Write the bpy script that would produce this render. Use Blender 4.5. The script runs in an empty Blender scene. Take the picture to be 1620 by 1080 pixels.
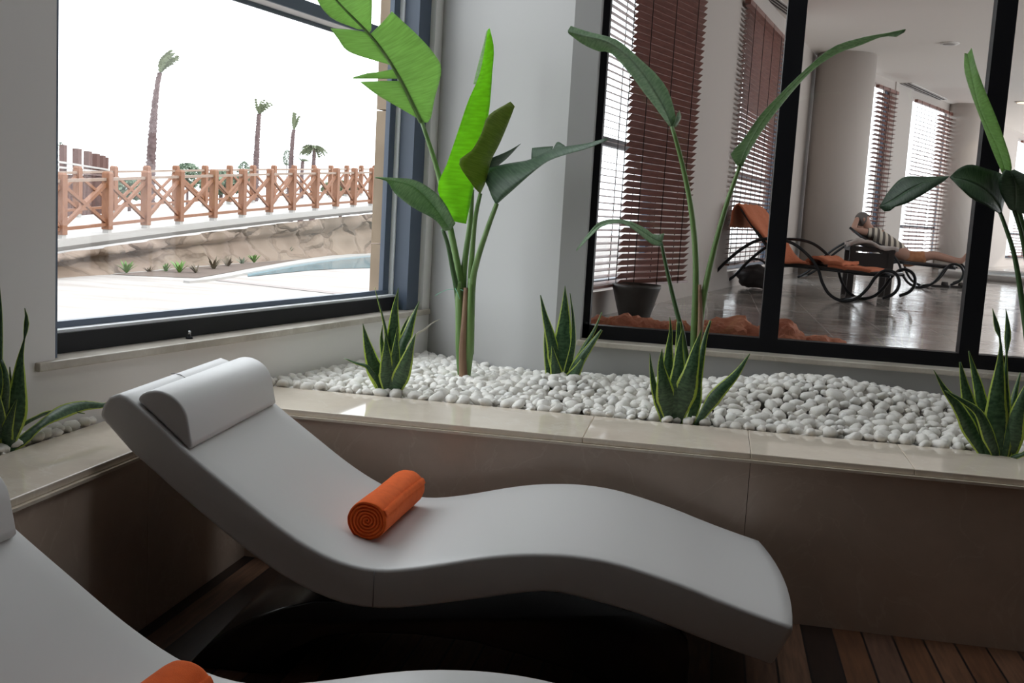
import bpy, bmesh, math, random
from mathutils import Vector, Matrix, noise as mnoise

random.seed(7)
SC = bpy.context.scene
COL = SC.collection
PI = math.pi

# ------------------------------------------------------------------ camera
F = 1683.49                       # focal length in pixels of the 1620 px wide frame
YAW, PITCH, ROLL = math.radians(-10.309), math.radians(-7.1275), math.radians(3.3303)
EYE = Vector((0, 0, 1.25))
_f0 = Vector((math.sin(YAW), math.cos(YAW), 0)); _r0 = Vector((math.cos(YAW), -math.sin(YAW), 0)); _u0 = Vector((0, 0, 1))
_f = _f0*math.cos(PITCH) + _u0*math.sin(PITCH); _u = _u0*math.cos(PITCH) - _f0*math.sin(PITCH)
_r = _r0*math.cos(ROLL) + _u*math.sin(ROLL); _up = _u*math.cos(ROLL) - _r0*math.sin(ROLL)
cam_data = bpy.data.cameras.new('camera'); cam = bpy.data.objects.new('camera', cam_data); COL.objects.link(cam)
cam_data.sensor_fit = 'HORIZONTAL'; cam_data.sensor_width = 36.0; cam_data.lens = 36.0*F/1620.0
cam_data.clip_start = 0.05; cam_data.clip_end = 500
cam.matrix_world = Matrix(((_r.x, _up.x, -_f.x, EYE.x), (_r.y, _up.y, -_f.y, EYE.y), (_r.z, _up.z, -_f.z, EYE.z), (0, 0, 0, 1)))
SC.camera = cam

# ------------------------------------------------------------------ view, sky, sun, window light
SC.view_settings.view_transform = 'Standard'
SC.view_settings.look = 'None'
SC.view_settings.gamma = 1.0
SC.view_settings.use_curve_mapping = False
SC.view_settings.exposure = 0.15
SC.cycles.use_denoising = True
SC.cycles.max_bounces = 10
SC.cycles.diffuse_bounces = 6
SC.cycles.glossy_bounces = 5
SC.cycles.transparent_max_bounces = 24
SC.cycles.sample_clamp_indirect = 6.0
SC.cycles.caustics_reflective = False
SC.cycles.caustics_refractive = False

world = bpy.data.worlds.new('hazy_sky'); SC.world = world; world.use_nodes = True
_bg = world.node_tree.nodes['Background']
_bg.inputs[0].default_value = (0.93, 0.965, 1.0, 1)
_bg.inputs[1].default_value = 3.1

sun_d = bpy.data.lights.new('sun', 'SUN'); sun_d.energy = 1.6; sun_d.angle = math.radians(2.0); sun_d.color = (1, 0.95, 0.88)
sun = bpy.data.objects.new('sun', sun_d); COL.objects.link(sun)
sun.rotation_euler = Vector((-0.80, -0.15, -0.57)).to_track_quat('-Z', 'Y').to_euler()

def portal(name, c, xdir, w, h, normal):
    d = bpy.data.lights.new(name, 'AREA'); d.shape = 'RECTANGLE'; d.size = w; d.size_y = h; d.cycles.is_portal = True
    o = bpy.data.objects.new(name, d); COL.objects.link(o)
    z = -Vector(normal).normalized(); x = Vector(xdir).normalized(); y = z.cross(x)
    o.matrix_world = Matrix(((x.x, y.x, z.x, c[0]), (x.y, y.y, z.y, c[1]), (x.z, y.z, z.z, c[2]), (0, 0, 0, 1)))
    return o

# ------------------------------------------------------------------ places
def ray(px, py):
    return _r*((px-810)/F) - _up*((py-540)/F) + _f
def at(px, py, Y):                               # the point of the depth plane y = Y
    d = ray(px, py); return EYE + d*(Y/d.y)
def onz(px, py, z):
    d = ray(px, py); return EYE + d*((z-EYE.z)/d.z)
AZ = math.radians(12.288)                        # the window wall runs 12 degrees off the y axis
nL = Vector((math.cos(AZ), -math.sin(AZ), 0)); dL = Vector((math.sin(AZ), math.cos(AZ), 0))
def LP(s, off, z): return nL*off + dL*s + Vector((0, 0, z))
ZH = 0.52                                        # floor of the hall behind the inner window
ZC = 3.8                                         # its ceiling

# ------------------------------------------------------------------ mesh helpers
WM = {}
class MB:
    def __init__(s): s.v = []; s.f = []; s.uv = []; s.sm = []
    def add(s, vs, fs, smooth=False, uvs=None):
        b = len(s.v); s.v += [Vector(p) for p in vs]
        for k, f in enumerate(fs):
            s.f.append([b+i for i in f]); s.sm.append(smooth)
            s.uv.append([uvs[i] for i in f] if uvs else [(0, 0)]*len(f))
        return s
    def box(s, lo, hi, M=None):
        x0, y0, z0 = lo; x1, y1, z1 = hi
        vs = [Vector(p) for p in ((x0,y0,z0),(x1,y0,z0),(x1,y1,z0),(x0,y1,z0),(x0,y0,z1),(x1,y0,z1),(x1,y1,z1),(x0,y1,z1))]
        if M: vs = [M @ p for p in vs]
        return s.add(vs, [(0,3,2,1),(4,5,6,7),(0,1,5,4),(1,2,6,5),(2,3,7,6),(3,0,4,7)])
    def bar(s, a, b, w, h, up=(0,0,1)):          # box along a-b, w wide, h high, centred
        a = Vector(a); b = Vector(b); t = (b-a); L = t.length; t.normalize()
        up = Vector(up); sd = t.cross(up)
        if sd.length < 1e-5: sd = t.cross(Vector((1,0,0)))
        sd.normalize(); u2 = sd.cross(t)
        vs = []
        for p in (a, b):
            for i, j in ((-1,-1),(1,-1),(1,1),(-1,1)): vs.append(p + sd*(w/2*i) + u2*(h/2*j))
        return s.add(vs, [(0,1,2,3),(7,6,5,4),(0,4,5,1),(1,5,6,2),(2,6,7,3),(3,7,4,0)])
    def prism(s, poly, z0, z1, smooth=False):    # horizontal polygon between two heights
        n = len(poly); vs = [Vector((p[0], p[1], z0)) for p in poly] + [Vector((p[0], p[1], z1)) for p in poly]
        return s.add(vs, [tuple(range(n))[::-1], tuple(range(n, 2*n))] + [(i, (i+1) % n, n+(i+1) % n, n+i) for i in range(n)], smooth)
    def tube(s, pts, rad, n=8, cap=True):
        pts = [Vector(p) for p in pts]; m = len(pts)
        if not hasattr(rad, '__len__'): rad = [rad]*m
        vs = []; nrm = None
        for i, p in enumerate(pts):
            t = (pts[min(i+1, m-1)] - pts[max(i-1, 0)]); t.normalize()
            if nrm is None:
                nrm = t.orthogonal().normalized()
            else:
                nrm = (nrm - t*nrm.dot(t)); nrm.normalize()
            bn = t.cross(nrm)
            for k in range(n):
                a = 2*PI*k/n; vs.append(p + (nrm*math.cos(a) + bn*math.sin(a))*rad[i])
        fs = []
        for i in range(m-1):
            for k in range(n):
                fs.append((i*n+k, i*n+(k+1) % n, (i+1)*n+(k+1) % n, (i+1)*n+k))
        if cap: fs += [tuple(range(n))[::-1], tuple((m-1)*n+k for k in range(n))]
        uv = [((i % n)/n, (i//n)/max(1, m-1)) for i in range(len(vs))]
        return s.add(vs, fs, True, uv)
    def lathe(s, c, prof, n=24, axis='z'):       # prof: (r, h)
        vs = []
        for r, h in prof:
            for k in range(n):
                a = 2*PI*k/n; vs.append(Vector(c)+Vector((r*math.cos(a), r*math.sin(a), h)))
        m = len(prof); fs = []
        for i in range(m-1):
            for k in range(n): fs.append((i*n+k, i*n+(k+1) % n, (i+1)*n+(k+1) % n, (i+1)*n+k))
        fs += [tuple(range(n))[::-1], tuple((m-1)*n+k for k in range(n))]
        return s.add(vs, fs, True)
    def grid(s, rows, smooth=True, uvs=None):    # rows of points -> quads
        m = len(rows); n = len(rows[0]); vs = [p for r in rows for p in r]
        uv = uvs or [(j/(n-1), i/(m-1)) for i in range(m) for j in range(n)]
        return s.add(vs, [(i*n+j, i*n+j+1, (i+1)*n+j+1, (i+1)*n+j) for i in range(m-1) for j in range(n-1)], smooth, uv)
    def build(s, name, mat, parent=None, sharp=None):
        me = bpy.data.meshes.new(name); M = WM.get(parent.name) if parent else None
        Mi = M.inverted() if M else None
        me.from_pydata([tuple(Mi @ p) if Mi else tuple(p) for p in s.v], [], s.f)
        ul = me.uv_layers.new(name='UVMap'); k = 0
        for q in s.uv:
            for c in q: ul.data[k].uv = c; k += 1
        me.polygons.foreach_set('use_smooth', s.sm)
        me.materials.append(mat); me.update()
        o = bpy.data.objects.new(name, me); COL.objects.link(o)
        if parent: o.parent = parent; WM[o.name] = M
        else: WM[o.name] = Matrix.Identity(4)
        if sharp:
            try: me.set_sharp_from_angle(angle=math.radians(sharp))
            except Exception: pass
        return o

def tag(o, label=None, cat=None, group=None, kind=None):
    if label: o['label'] = label
    if cat: o['category'] = cat
    if group: o['group'] = group
    if kind: o['kind'] = kind
    return o
def struct(o): o['kind'] = 'structure'; return o
def thing(name, loc, label, cat, rz=0.0, group=None):
    o = bpy.data.objects.new(name, None); COL.objects.link(o); o.empty_display_size = 0.1
    o.location = loc; o.rotation_euler = (0, 0, rz)
    WM[o.name] = Matrix.Translation(Vector(loc)) @ Matrix.Rotation(rz, 4, 'Z')
    return tag(o, label, cat, group)
def bevel(o, w, seg=3, ang=35):
    m = o.modifiers.new('bevel', 'BEVEL'); m.width = w; m.segments = seg; m.limit_method = 'ANGLE'; m.angle_limit = math.radians(ang)
    m.harden_normals = False
    return o
def copy_tree(o, parent=None):
    c = o.copy(); COL.objects.link(c); c.parent = parent
    for ch in list(o.children): copy_tree(ch, c)
    return c
def spline(pts, n):                              # Catmull-Rom resample; works for Vectors and tuples
    P = [Vector(p) for p in pts]; m = len(P)
    if m == 2: return [P[0].lerp(P[1], i/(n-1)) for i in range(n)]
    L = [0.0]
    for i in range(1, m): L.append(L[-1] + max(1e-9, (P[i]-P[i-1]).length))
    out = []
    for k in range(n):
        d = L[-1]*k/(n-1); i = 0
        while i < m-2 and L[i+1] < d: i += 1
        t = (d-L[i])/(L[i+1]-L[i])
        p0 = P[i-1] if i > 0 else P[i]*2-P[i+1]; p1 = P[i]; p2 = P[i+1]; p3 = P[i+2] if i+2 < m else P[i+1]*2-P[i]
        out.append(0.5*((2*p1) + (p2-p0)*t + (2*p0-5*p1+4*p2-p3)*t*t + (3*p1-p0-3*p2+p3)*t*t*t))
    return out

# ------------------------------------------------------------------ materials
def mat(name, col=(0.5,0.5,0.5), rough=0.6, metal=0.0, spec=0.5):
    m = bpy.data.materials.new(name); m.use_nodes = True; b = m.node_tree.nodes['Principled BSDF']
    b.inputs['Base Color'].default_value = (*col, 1); b.inputs['Roughness'].default_value = rough; b.inputs['Metallic'].default_value = metal
    b.inputs['Specular IOR Level'].default_value = spec
    return m
def nd(m, t, **kw):
    n = m.node_tree.nodes.new(t)
    for k, v in kw.items():
        if k in n.inputs: n.inputs[k].default_value = v
        else: setattr(n, k, v)
    return n
def lk(m, a, b): m.node_tree.links.new(a, b)
def bsdf(m): return m.node_tree.nodes['Principled BSDF']
def coords(m, kind='Object', scale=(1,1,1), rot=(0,0,0)):
    tc = nd(m, 'ShaderNodeTexCoord'); mp = nd(m, 'ShaderNodeMapping')
    mp.inputs['Scale'].default_value = scale; mp.inputs['Rotation'].default_value = rot
    lk(m, tc.outputs[kind], mp.inputs['Vector']); return mp.outputs['Vector']
def ramp(m, fac, stops):
    r = nd(m, 'ShaderNodeValToRGB'); e = r.color_ramp.elements
    while len(e) < len(stops): e.new(0.5)
    for i, (p, c) in enumerate(stops): e[i].position = p; e[i].color = (*c, 1)
    lk(m, fac, r.inputs[0]); return r.outputs[0]
def noisy(m, c1, c2, scale=6, detail=5, kind='Object', stretch=(1,1,1), lo=0.3, hi=0.7):
    n = nd(m, 'ShaderNodeTexNoise', Scale=scale, Detail=detail); lk(m, coords(m, kind, stretch), n.inputs['Vector'])
    c = ramp(m, n.outputs['Fac'], [(lo, c1), (hi, c2)]); lk(m, c, bsdf(m).inputs['Base Color']); return n
def bump(m, scale, strength, dist=0.002, kind='Object', detail=3, stretch=(1,1,1)):
    n = nd(m, 'ShaderNodeTexNoise', Scale=scale, Detail=detail); lk(m, coords(m, kind, stretch), n.inputs['Vector'])
    b = nd(m, 'ShaderNodeBump', Strength=strength, Distance=dist); lk(m, n.outputs['Fac'], b.inputs['Height']); lk(m, b.outputs[0], bsdf(m).inputs['Normal'])
    return b
def mixc(m, fac, a, b):
    x = nd(m, 'ShaderNodeMix', data_type='RGBA')
    if hasattr(fac, 'links'): lk(m, fac, x.inputs[0])
    else: x.inputs[0].default_value = fac
    for s, v in ((6, a), (7, b)):
        if hasattr(v, 'links'): lk(m, v, x.inputs[s])
        else: x.inputs[s].default_value = (*v, 1)
    return x.outputs[2]
def math_(m, op, a, b=None):
    x = nd(m, 'ShaderNodeMath', operation=op)
    for s, v in ((0, a), (1, b)):
        if v is None: continue
        if hasattr(v, 'links'): lk(m, v, x.inputs[s])
        else: x.inputs[s].default_value = v
    return x.outputs[0]

M = {}
M['paint_dark'] = mat('dark_brown_wall', (0.16, 0.13, 0.11), 0.8)  # unseen walls kept dark to cut the bounce light in the room
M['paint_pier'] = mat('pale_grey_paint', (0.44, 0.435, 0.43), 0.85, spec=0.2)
M['paint'] = mat('warm_white_paint', (0.84, 0.81, 0.79), 0.85, spec=0.2); bump(M['paint'], 60, 0.08)  # same coat as the pier, lightened to carry the window's glare
M['paint_hall'] = mat('hall_paint', (0.54, 0.495, 0.46), 0.8, spec=0.2)
M['ceiling_hall'] = mat('hall_ceiling_paint', (0.90, 0.86, 0.82), 0.9, spec=0.1)
M['ceiling'] = mat('ceiling_paint', (0.72, 0.68, 0.64), 0.9, spec=0.1)

def marble(name, base, dark, vein, rough, veins=True):
    m = mat(name, base, rough)
    n = nd(m, 'ShaderNodeTexNoise', Scale=5.0, Detail=8.0, Roughness=0.65); lk(m, coords(m), n.inputs['Vector'])
    c = ramp(m, n.outputs['Fac'], [(0.3, dark), (0.62, base)])
    if veins:
        n2 = nd(m, 'ShaderNodeTexNoise', Scale=2.2, Detail=6.0, Distortion=1.6); lk(m, coords(m, 'Object', (1, 1.6, 1), (0.3, 0.2, 0.6)), n2.inputs['Vector'])
        v = math_(m, 'ABSOLUTE', math_(m, 'SUBTRACT', n2.outputs['Fac'], 0.5))
        vv = ramp(m, v, [(0.0, (1, 1, 1)), (0.012, (0, 0, 0))])
        c = mixc(m, math_(m, 'MULTIPLY', vv, 0.35), c, vein)
    lk(m, c, bsdf(m).inputs['Base Color'])
    return m
M['coping'] = marble('cream_marble_polished', (0.78, 0.69, 0.58), (0.68, 0.59, 0.49), (0.85, 0.80, 0.72), 0.045)
M['planter'] = marble('beige_marble_face', (0.60, 0.475, 0.385), (0.52, 0.41, 0.33), (0.70, 0.60, 0.50), 0.22)
M['sill'] = marble('grey_beige_marble', (0.62, 0.57, 0.50), (0.38, 0.33, 0.27), (0.7, 0.66, 0.6), 0.3)
M['soil'] = mat('dark_soil', (0.09, 0.075, 0.06), 0.95)

def plank_floor():
    m = mat('dark_tropical_planks', (0.1, 0.05, 0.03), 0.42)
    tc = nd(m, 'ShaderNodeTexCoord'); sp = nd(m, 'ShaderNodeSeparateXYZ'); lk(m, tc.outputs['Object'], sp.inputs[0])
    x = math_(m, 'DIVIDE', sp.outputs[0], 0.092); idx = math_(m, 'FLOOR', x); fr = math_(m, 'FRACT', x)
    wn = nd(m, 'ShaderNodeTexWhiteNoise', noise_dimensions='1D'); lk(m, idx, wn.inputs['W'])
    c = ramp(m, wn.outputs['Value'], [(0.0, (0.02, 0.010, 0.007)), (0.3, (0.075, 0.032, 0.017)), (0.6, (0.12, 0.054, 0.027)), (0.85, (0.17, 0.098, 0.065)), (1.0, (0.04, 0.016, 0.011))])
    n = nd(m, 'ShaderNodeTexNoise', Scale=9.0, Detail=7.0); lk(m, coords(m, 'Object', (9, 0.7, 1)), n.inputs['Vector'])
    g = ramp(m, n.outputs['Fac'], [(0.25, (0.45, 0.42, 0.4)), (0.75, (1.25, 1.2, 1.15))])
    mul = nd(m, 'ShaderNodeMix', data_type='RGBA', blend_type='MULTIPLY'); mul.inputs[0].default_value = 1.0
    lk(m, c, mul.inputs[6]); lk(m, g, mul.inputs[7])
    gap = math_(m, 'GREATER_THAN', math_(m, 'ABSOLUTE', math_(m, 'SUBTRACT', fr, 0.5)), 0.462)
    lk(m, mixc(m, gap, mul.outputs[2], (0.004, 0.003, 0.003)), bsdf(m).inputs['Base Color'])
    return m
M['planks'] = plank_floor()

M['vinyl'] = mat('grey_vinyl', (0.60, 0.59, 0.585), 0.42, spec=0.45); bump(M['vinyl'], 420, 0.12, 0.0006, detail=2)
M['vinyl_seam'] = mat('grey_vinyl_piping', (0.30, 0.28, 0.285), 0.5)
M['black'] = mat('black_lacquer', (0.006, 0.006, 0.007), 0.22)
M['black_frame'] = mat('anthracite_aluminium', (0.006, 0.006, 0.008), 0.5, spec=0.25)
M['blue_frame'] = mat('slate_aluminium', (0.07, 0.095, 0.14), 0.4)
M['gasket'] = mat('pale_window_bead', (0.90, 0.91, 0.93), 0.5)  # white put in for daylight shining through the gap beside the sash
M['pink_bead'] = mat('light_soffit_finish', (0.80, 0.77, 0.78), 0.6)  # transom underside coloured pale for light thrown up from the ground
M['steel'] = mat('brushed_steel', (0.7, 0.7, 0.72), 0.25, metal=1.0)

def towel_mat(name, c1, c2):
    m = mat(name, c1, 0.95, spec=0.1); noisy(m, c2, c1, 40, 4); bump(m, 520, 0.55, 0.002, detail=2)
    bsdf(m).inputs['Sheen Weight'].default_value = 0.35; bsdf(m).inputs['Sheen Roughness'].default_value = 0.6
    bsdf(m).inputs['Sheen Tint'].default_value = (1.0, 0.5, 0.3, 1)
    return m
M['towel'] = towel_mat('orange_terry', (0.86, 0.135, 0.022), (0.74, 0.105, 0.017))
M['towel_dusty'] = towel_mat('faded_orange_terry', (0.62, 0.20, 0.11), (0.52, 0.16, 0.085))
M['towel_white'] = towel_mat('white_terry', (0.75, 0.70, 0.68), (0.66, 0.62, 0.60))
bsdf(M['towel_white']).inputs['Sheen Tint'].default_value = (1, 1, 1, 1)

M['pebble'] = mat('white_pebble', (0.80, 0.785, 0.75), 0.5, spec=0.35)
def _peb(m):
    oi = nd(m, 'ShaderNodeObjectInfo')
    n = nd(m, 'ShaderNodeTexNoise', Scale=9.0, Detail=4.0); lk(m, coords(m), n.inputs['Vector'])
    c = ramp(m, n.outputs['Fac'], [(0.3, (0.76, 0.72, 0.66)), (0.6, (0.88, 0.865, 0.835))])
    w = nd(m, 'ShaderNodeNewGeometry')
    c2 = mixc(m, math_(m, 'MULTIPLY', w.outputs['Random Per Island'], 0.35), c, (0.88, 0.84, 0.77))
    lk(m, c2, bsdf(m).inputs['Base Color'])
_peb(M['pebble'])

def leaf_mat(name, c_lo, c_hi, trans, tcol, vein_scale=60, rough=0.38):
    m = mat(name, c_hi, rough, spec=0.45); nt = m.node_tree
    uv = nd(m, 'ShaderNodeUVMap'); sp = nd(m, 'ShaderNodeSeparateXYZ'); lk(m, uv.outputs[0], sp.inputs[0])
    n = nd(m, 'ShaderNodeTexNoise', Scale=3.0, Detail=3.0); mp = nd(m, 'ShaderNodeMapping'); mp.inputs['Scale'].default_value = (0.6, vein_scale/3, 1)
    lk(m, uv.outputs[0], mp.inputs['Vector']); lk(m, mp.outputs[0], n.inputs['Vector'])
    c = ramp(m, n.outputs['Fac'], [(0.34, tuple(x*0.9 for x in c_lo)), (0.66, tuple(min(1, x*1.1) for x in c_hi))])
    rib = math_(m, 'LESS_THAN', sp.outputs[0], 0.035)
    c = mixc(m, math_(m, 'MULTIPLY', rib, 0.55), c, tuple(min(1, x*1.6+0.08) for x in c_hi))
    lk(m, c, bsdf(m).inputs['Base Color'])
    b = nd(m, 'ShaderNodeBump', Strength=0.35, Distance=0.004); lk(m, n.outputs['Fac'], b.inputs['Height']); lk(m, b.outputs[0], bsdf(m).inputs['Normal'])
    tr = nd(m, 'ShaderNodeBsdfTranslucent')
    tc = nd(m, 'ShaderNodeMix', data_type='RGBA', blend_type='MULTIPLY'); tc.inputs[0].default_value = 0.5
    tc.inputs[6].default_value = (*tcol, 1); lk(m, n.outputs['Fac'], tc.inputs[7])
    lk(m, ramp(m, n.outputs['Fac'], [(0.32, tuple(x*0.84 for x in tcol)), (0.68, tcol)]), tr.inputs['Color'])
    mx = nd(m, 'ShaderNodeMixShader'); mx.inputs[0].default_value = trans
    out = [x for x in nt.nodes if x.type == 'OUTPUT_MATERIAL'][0]
    lk(m, bsdf(m).outputs[0], mx.inputs[1]); lk(m, tr.outputs[0], mx.inputs[2]); lk(m, mx.outputs[0], out.inputs[0])
    return m
M['leaf_bright'] = leaf_mat('young_banana_leaf', (0.12, 0.34, 0.025), (0.18, 0.44, 0.04), 0.60, (0.55, 1.0, 0.12))
M['leaf_mid'] = leaf_mat('green_banana_leaf', (0.15, 0.26, 0.11), (0.23, 0.37, 0.17), 0.55, (0.60, 0.88, 0.36))
M['leaf_dark'] = leaf_mat('dark_banana_leaf', (0.035, 0.075, 0.042), (0.075, 0.13, 0.075), 0.18, (0.15, 0.32, 0.08))
M['leaf_grey'] = leaf_mat('grey_green_leaf', (0.17, 0.28, 0.18), (0.31, 0.42, 0.28), 0.38, (0.42, 0.62, 0.32))
M['leaf_brown'] = leaf_mat('yellowing_leaf', (0.13, 0.20, 0.03), (0.20, 0.24, 0.05), 0.35, (0.45, 0.6, 0.06))
M['stalk'] = mat('green_stalk', (0.13, 0.24, 0.07), 0.4); noisy(M['stalk'], (0.10, 0.20, 0.05), (0.20, 0.32, 0.11), 5, 4, 'Object', (6, 6, 1))
M['stalk_dark'] = mat('dark_green_stalk', (0.05, 0.11, 0.035), 0.4)
M['sheath'] = mat('brown_leaf_sheath', (0.23, 0.12, 0.08), 0.6); noisy(M['sheath'], (0.16, 0.075, 0.05), (0.34, 0.22, 0.13), 6, 4, 'Object', (10, 10, 1))

def snake_mat():
    m = mat('snake_plant_leaf', (0.03, 0.09, 0.03), 0.35, spec=0.5); nt = m.node_tree
    uv = nd(m, 'ShaderNodeUVMap'); sp = nd(m, 'ShaderNodeSeparateXYZ'); lk(m, uv.outputs[0], sp.inputs[0])
    n = nd(m, 'ShaderNodeTexNoise', Scale=3.0, Detail=3.0); mp = nd(m, 'ShaderNodeMapping'); mp.inputs['Scale'].default_value = (1.2, 12, 1)
    lk(m, uv.outputs[0], mp.inputs['Vector']); lk(m, mp.outputs[0], n.inputs['Vector'])
    core = ramp(m, n.outputs['Fac'], [(0.35, (0.018, 0.055, 0.024)), (0.62, (0.075, 0.15, 0.068))])
    d = math_(m, 'ABSOLUTE', math_(m, 'SUBTRACT', sp.outputs[0], 0.5))
    dn = math_(m, 'ADD', d, math_(m, 'MULTIPLY', math_(m, 'SUBTRACT', n.outputs['Fac'], 0.5), 0.08))
    edge = math_(m, 'GREATER_THAN', dn, 0.385)
    lk(m, mixc(m, edge, core, (0.55, 0.64, 0.14)), bsdf(m).inputs['Base Color'])
    tr = nd(m, 'ShaderNodeBsdfTranslucent'); lk(m, mixc(m, edge, (0.03, 0.10, 0.02), (0.75, 0.95, 0.12)), tr.inputs['Color'])
    mx = nd(m, 'ShaderNodeMixShader'); lk(m, math_(m, 'ADD', math_(m, 'MULTIPLY', edge, 0.35), 0.08), mx.inputs[0])
    out = [x for x in nt.nodes if x.type == 'OUTPUT_MATERIAL'][0]
    lk(m, bsdf(m).outputs[0], mx.inputs[1]); lk(m, tr.outputs[0], mx.inputs[2]); lk(m, mx.outputs[0], out.inputs[0])
    return m
M['snake'] = snake_mat()
M['snake_dry'] = mat('dry_pale_leaf', (0.72, 0.72, 0.62), 0.5)

def glass_mat(name, refl, tint=(1,1,1)):
    m = bpy.data.materials.new(name); m.use_nodes = True; nt = m.node_tree; nt.nodes.remove(bsdf(m))
    out = [x for x in nt.nodes if x.type == 'OUTPUT_MATERIAL'][0]
    t = nd(m, 'ShaderNodeBsdfTransparent'); t.inputs[0].default_value = (*tint, 1)
    g = nd(m, 'ShaderNodeBsdfGlossy', Roughness=0.0); fr = nd(m, 'ShaderNodeLayerWeight'); fr.inputs['Blend'].default_value = 0.5
    sch = math_(m, 'ADD', math_(m, 'MULTIPLY', math_(m, 'POWER', fr.outputs['Facing'], 5.0), 0.96), 0.04)
    mx = nd(m, 'ShaderNodeMixShader'); lk(m, math_(m, 'MULTIPLY', sch, refl), mx.inputs[0])
    lk(m, t.outputs[0], mx.inputs[1]); lk(m, g.outputs[0], mx.inputs[2]); lk(m, mx.outputs[0], out.inputs[0])
    return m
M['glass'] = glass_mat('clear_glazing', 0.5, (0.97, 0.98, 0.98))
M['glass_hall'] = glass_mat('inner_glazing', 1.0, (0.98, 0.98, 0.98))

M['slat'] = mat('red_brown_wood_slat', (0.16, 0.060, 0.042), 0.4); noisy(M['slat'], (0.15, 0.058, 0.044), (0.25, 0.11, 0.085), 3, 4, 'Object', (2, 2, 30))
M['cord'] = mat('dark_cord', (0.03, 0.02, 0.02), 0.8)
M['rock'] = mat('orange_salt_rock', (0.55, 0.17, 0.08), 0.75); noisy(M['rock'], (0.42, 0.12, 0.06), (0.80, 0.36, 0.22), 5, 6); bump(M['rock'], 14, 0.9, 0.03, detail=6)
M['pot'] = mat('dark_clay_pot', (0.045, 0.04, 0.035), 0.5)
M['tubes'] = mat('black_steel_tube', (0.02, 0.022, 0.026), 0.3, metal=0.6)
M['sling'] = mat('dark_sling_fabric', (0.035, 0.03, 0.03), 0.7)
M['skin'] = mat('skin', (0.42, 0.24, 0.18), 0.55); M['hair'] = mat('grey_hair', (0.13, 0.115, 0.11), 0.8)
M['shorts'] = mat('orange_shorts', (0.45, 0.17, 0.07), 0.85); noisy(M['shorts'], (0.32, 0.12, 0.05), (0.55, 0.26, 0.13), 12, 4)
def shirt_mat():
    m = mat('striped_shirt', (0.6, 0.55, 0.45), 0.85)
    w = nd(m, 'ShaderNodeTexWave', Scale=4.2, Distortion=0.6, bands_direction='X'); lk(m, coords(m, 'Object', (1, 1, -0.8)), w.inputs['Vector'])
    lk(m, ramp(m, w.outputs['Fac'], [(0.42, (0.10, 0.085, 0.075)), (0.55, (0.62, 0.56, 0.47))]), bsdf(m).inputs['Base Color']); return m
M['shirt'] = shirt_mat()
def tile_floor():
    m = mat('wet_slate_tiles', (0.12, 0.115, 0.11), 0.1)
    tc = nd(m, 'ShaderNodeTexCoord'); sp = nd(m, 'ShaderNodeSeparateXYZ'); lk(m, tc.outputs['Object'], sp.inputs[0])
    fx = math_(m, 'FRACT', math_(m, 'DIVIDE', sp.outputs[0], 0.42)); fy = math_(m, 'FRACT', math_(m, 'DIVIDE', sp.outputs[1], 0.42))
    g = math_(m, 'MAXIMUM', math_(m, 'GREATER_THAN', math_(m, 'ABSOLUTE', math_(m, 'SUBTRACT', fx, 0.5)), 0.488), math_(m, 'GREATER_THAN', math_(m, 'ABSOLUTE', math_(m, 'SUBTRACT', fy, 0.5)), 0.488))
    n = nd(m, 'ShaderNodeTexNoise', Scale=2.2, Detail=6.0); lk(m, coords(m), n.inputs['Vector'])
    c = ramp(m, n.outputs['Fac'], [(0.3, (0.30, 0.28, 0.265)), (0.7, (0.45, 0.425, 0.40))])
    lk(m, mixc(m, g, c, (0.58, 0.55, 0.52)), bsdf(m).inputs['Base Color'])
    r = ramp(m, n.outputs['Fac'], [(0.35, (0.06, 0.06, 0.06)), (0.7, (0.2, 0.2, 0.2))]); lk(m, r, bsdf(m).inputs['Roughness'])
    n2 = nd(m, 'ShaderNodeTexNoise', Scale=3.0, Detail=3.0); lk(m, coords(m, 'Object', (1, 4, 1)), n2.inputs['Vector'])
    b = nd(m, 'ShaderNodeBump', Strength=0.25, Distance=0.01); lk(m, n2.outputs['Fac'], b.inputs['Height']); lk(m, b.outputs[0], bsdf(m).inputs['Normal'])
    return m
M['tiles'] = tile_floor()
def lamp_mat(name, col, s):
    m = mat(name, (0.8, 0.8, 0.8), 0.4); bsdf(m).inputs['Emission Color'].default_value = (*col, 1); bsdf(m).inputs['Emission Strength'].default_value = s; return m
M['lamp'] = lamp_mat('warm_lamp_lens', (1.0, 0.72, 0.35), 6.0)
M['lamp_off'] = mat('unlit_lamp_lens', (0.30, 0.28, 0.27), 0.3)
M['trim_white'] = mat('white_lamp_trim', (0.75, 0.73, 0.70), 0.4)
M['vent'] = mat('pale_grille', (0.55, 0.53, 0.51), 0.5)

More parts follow.
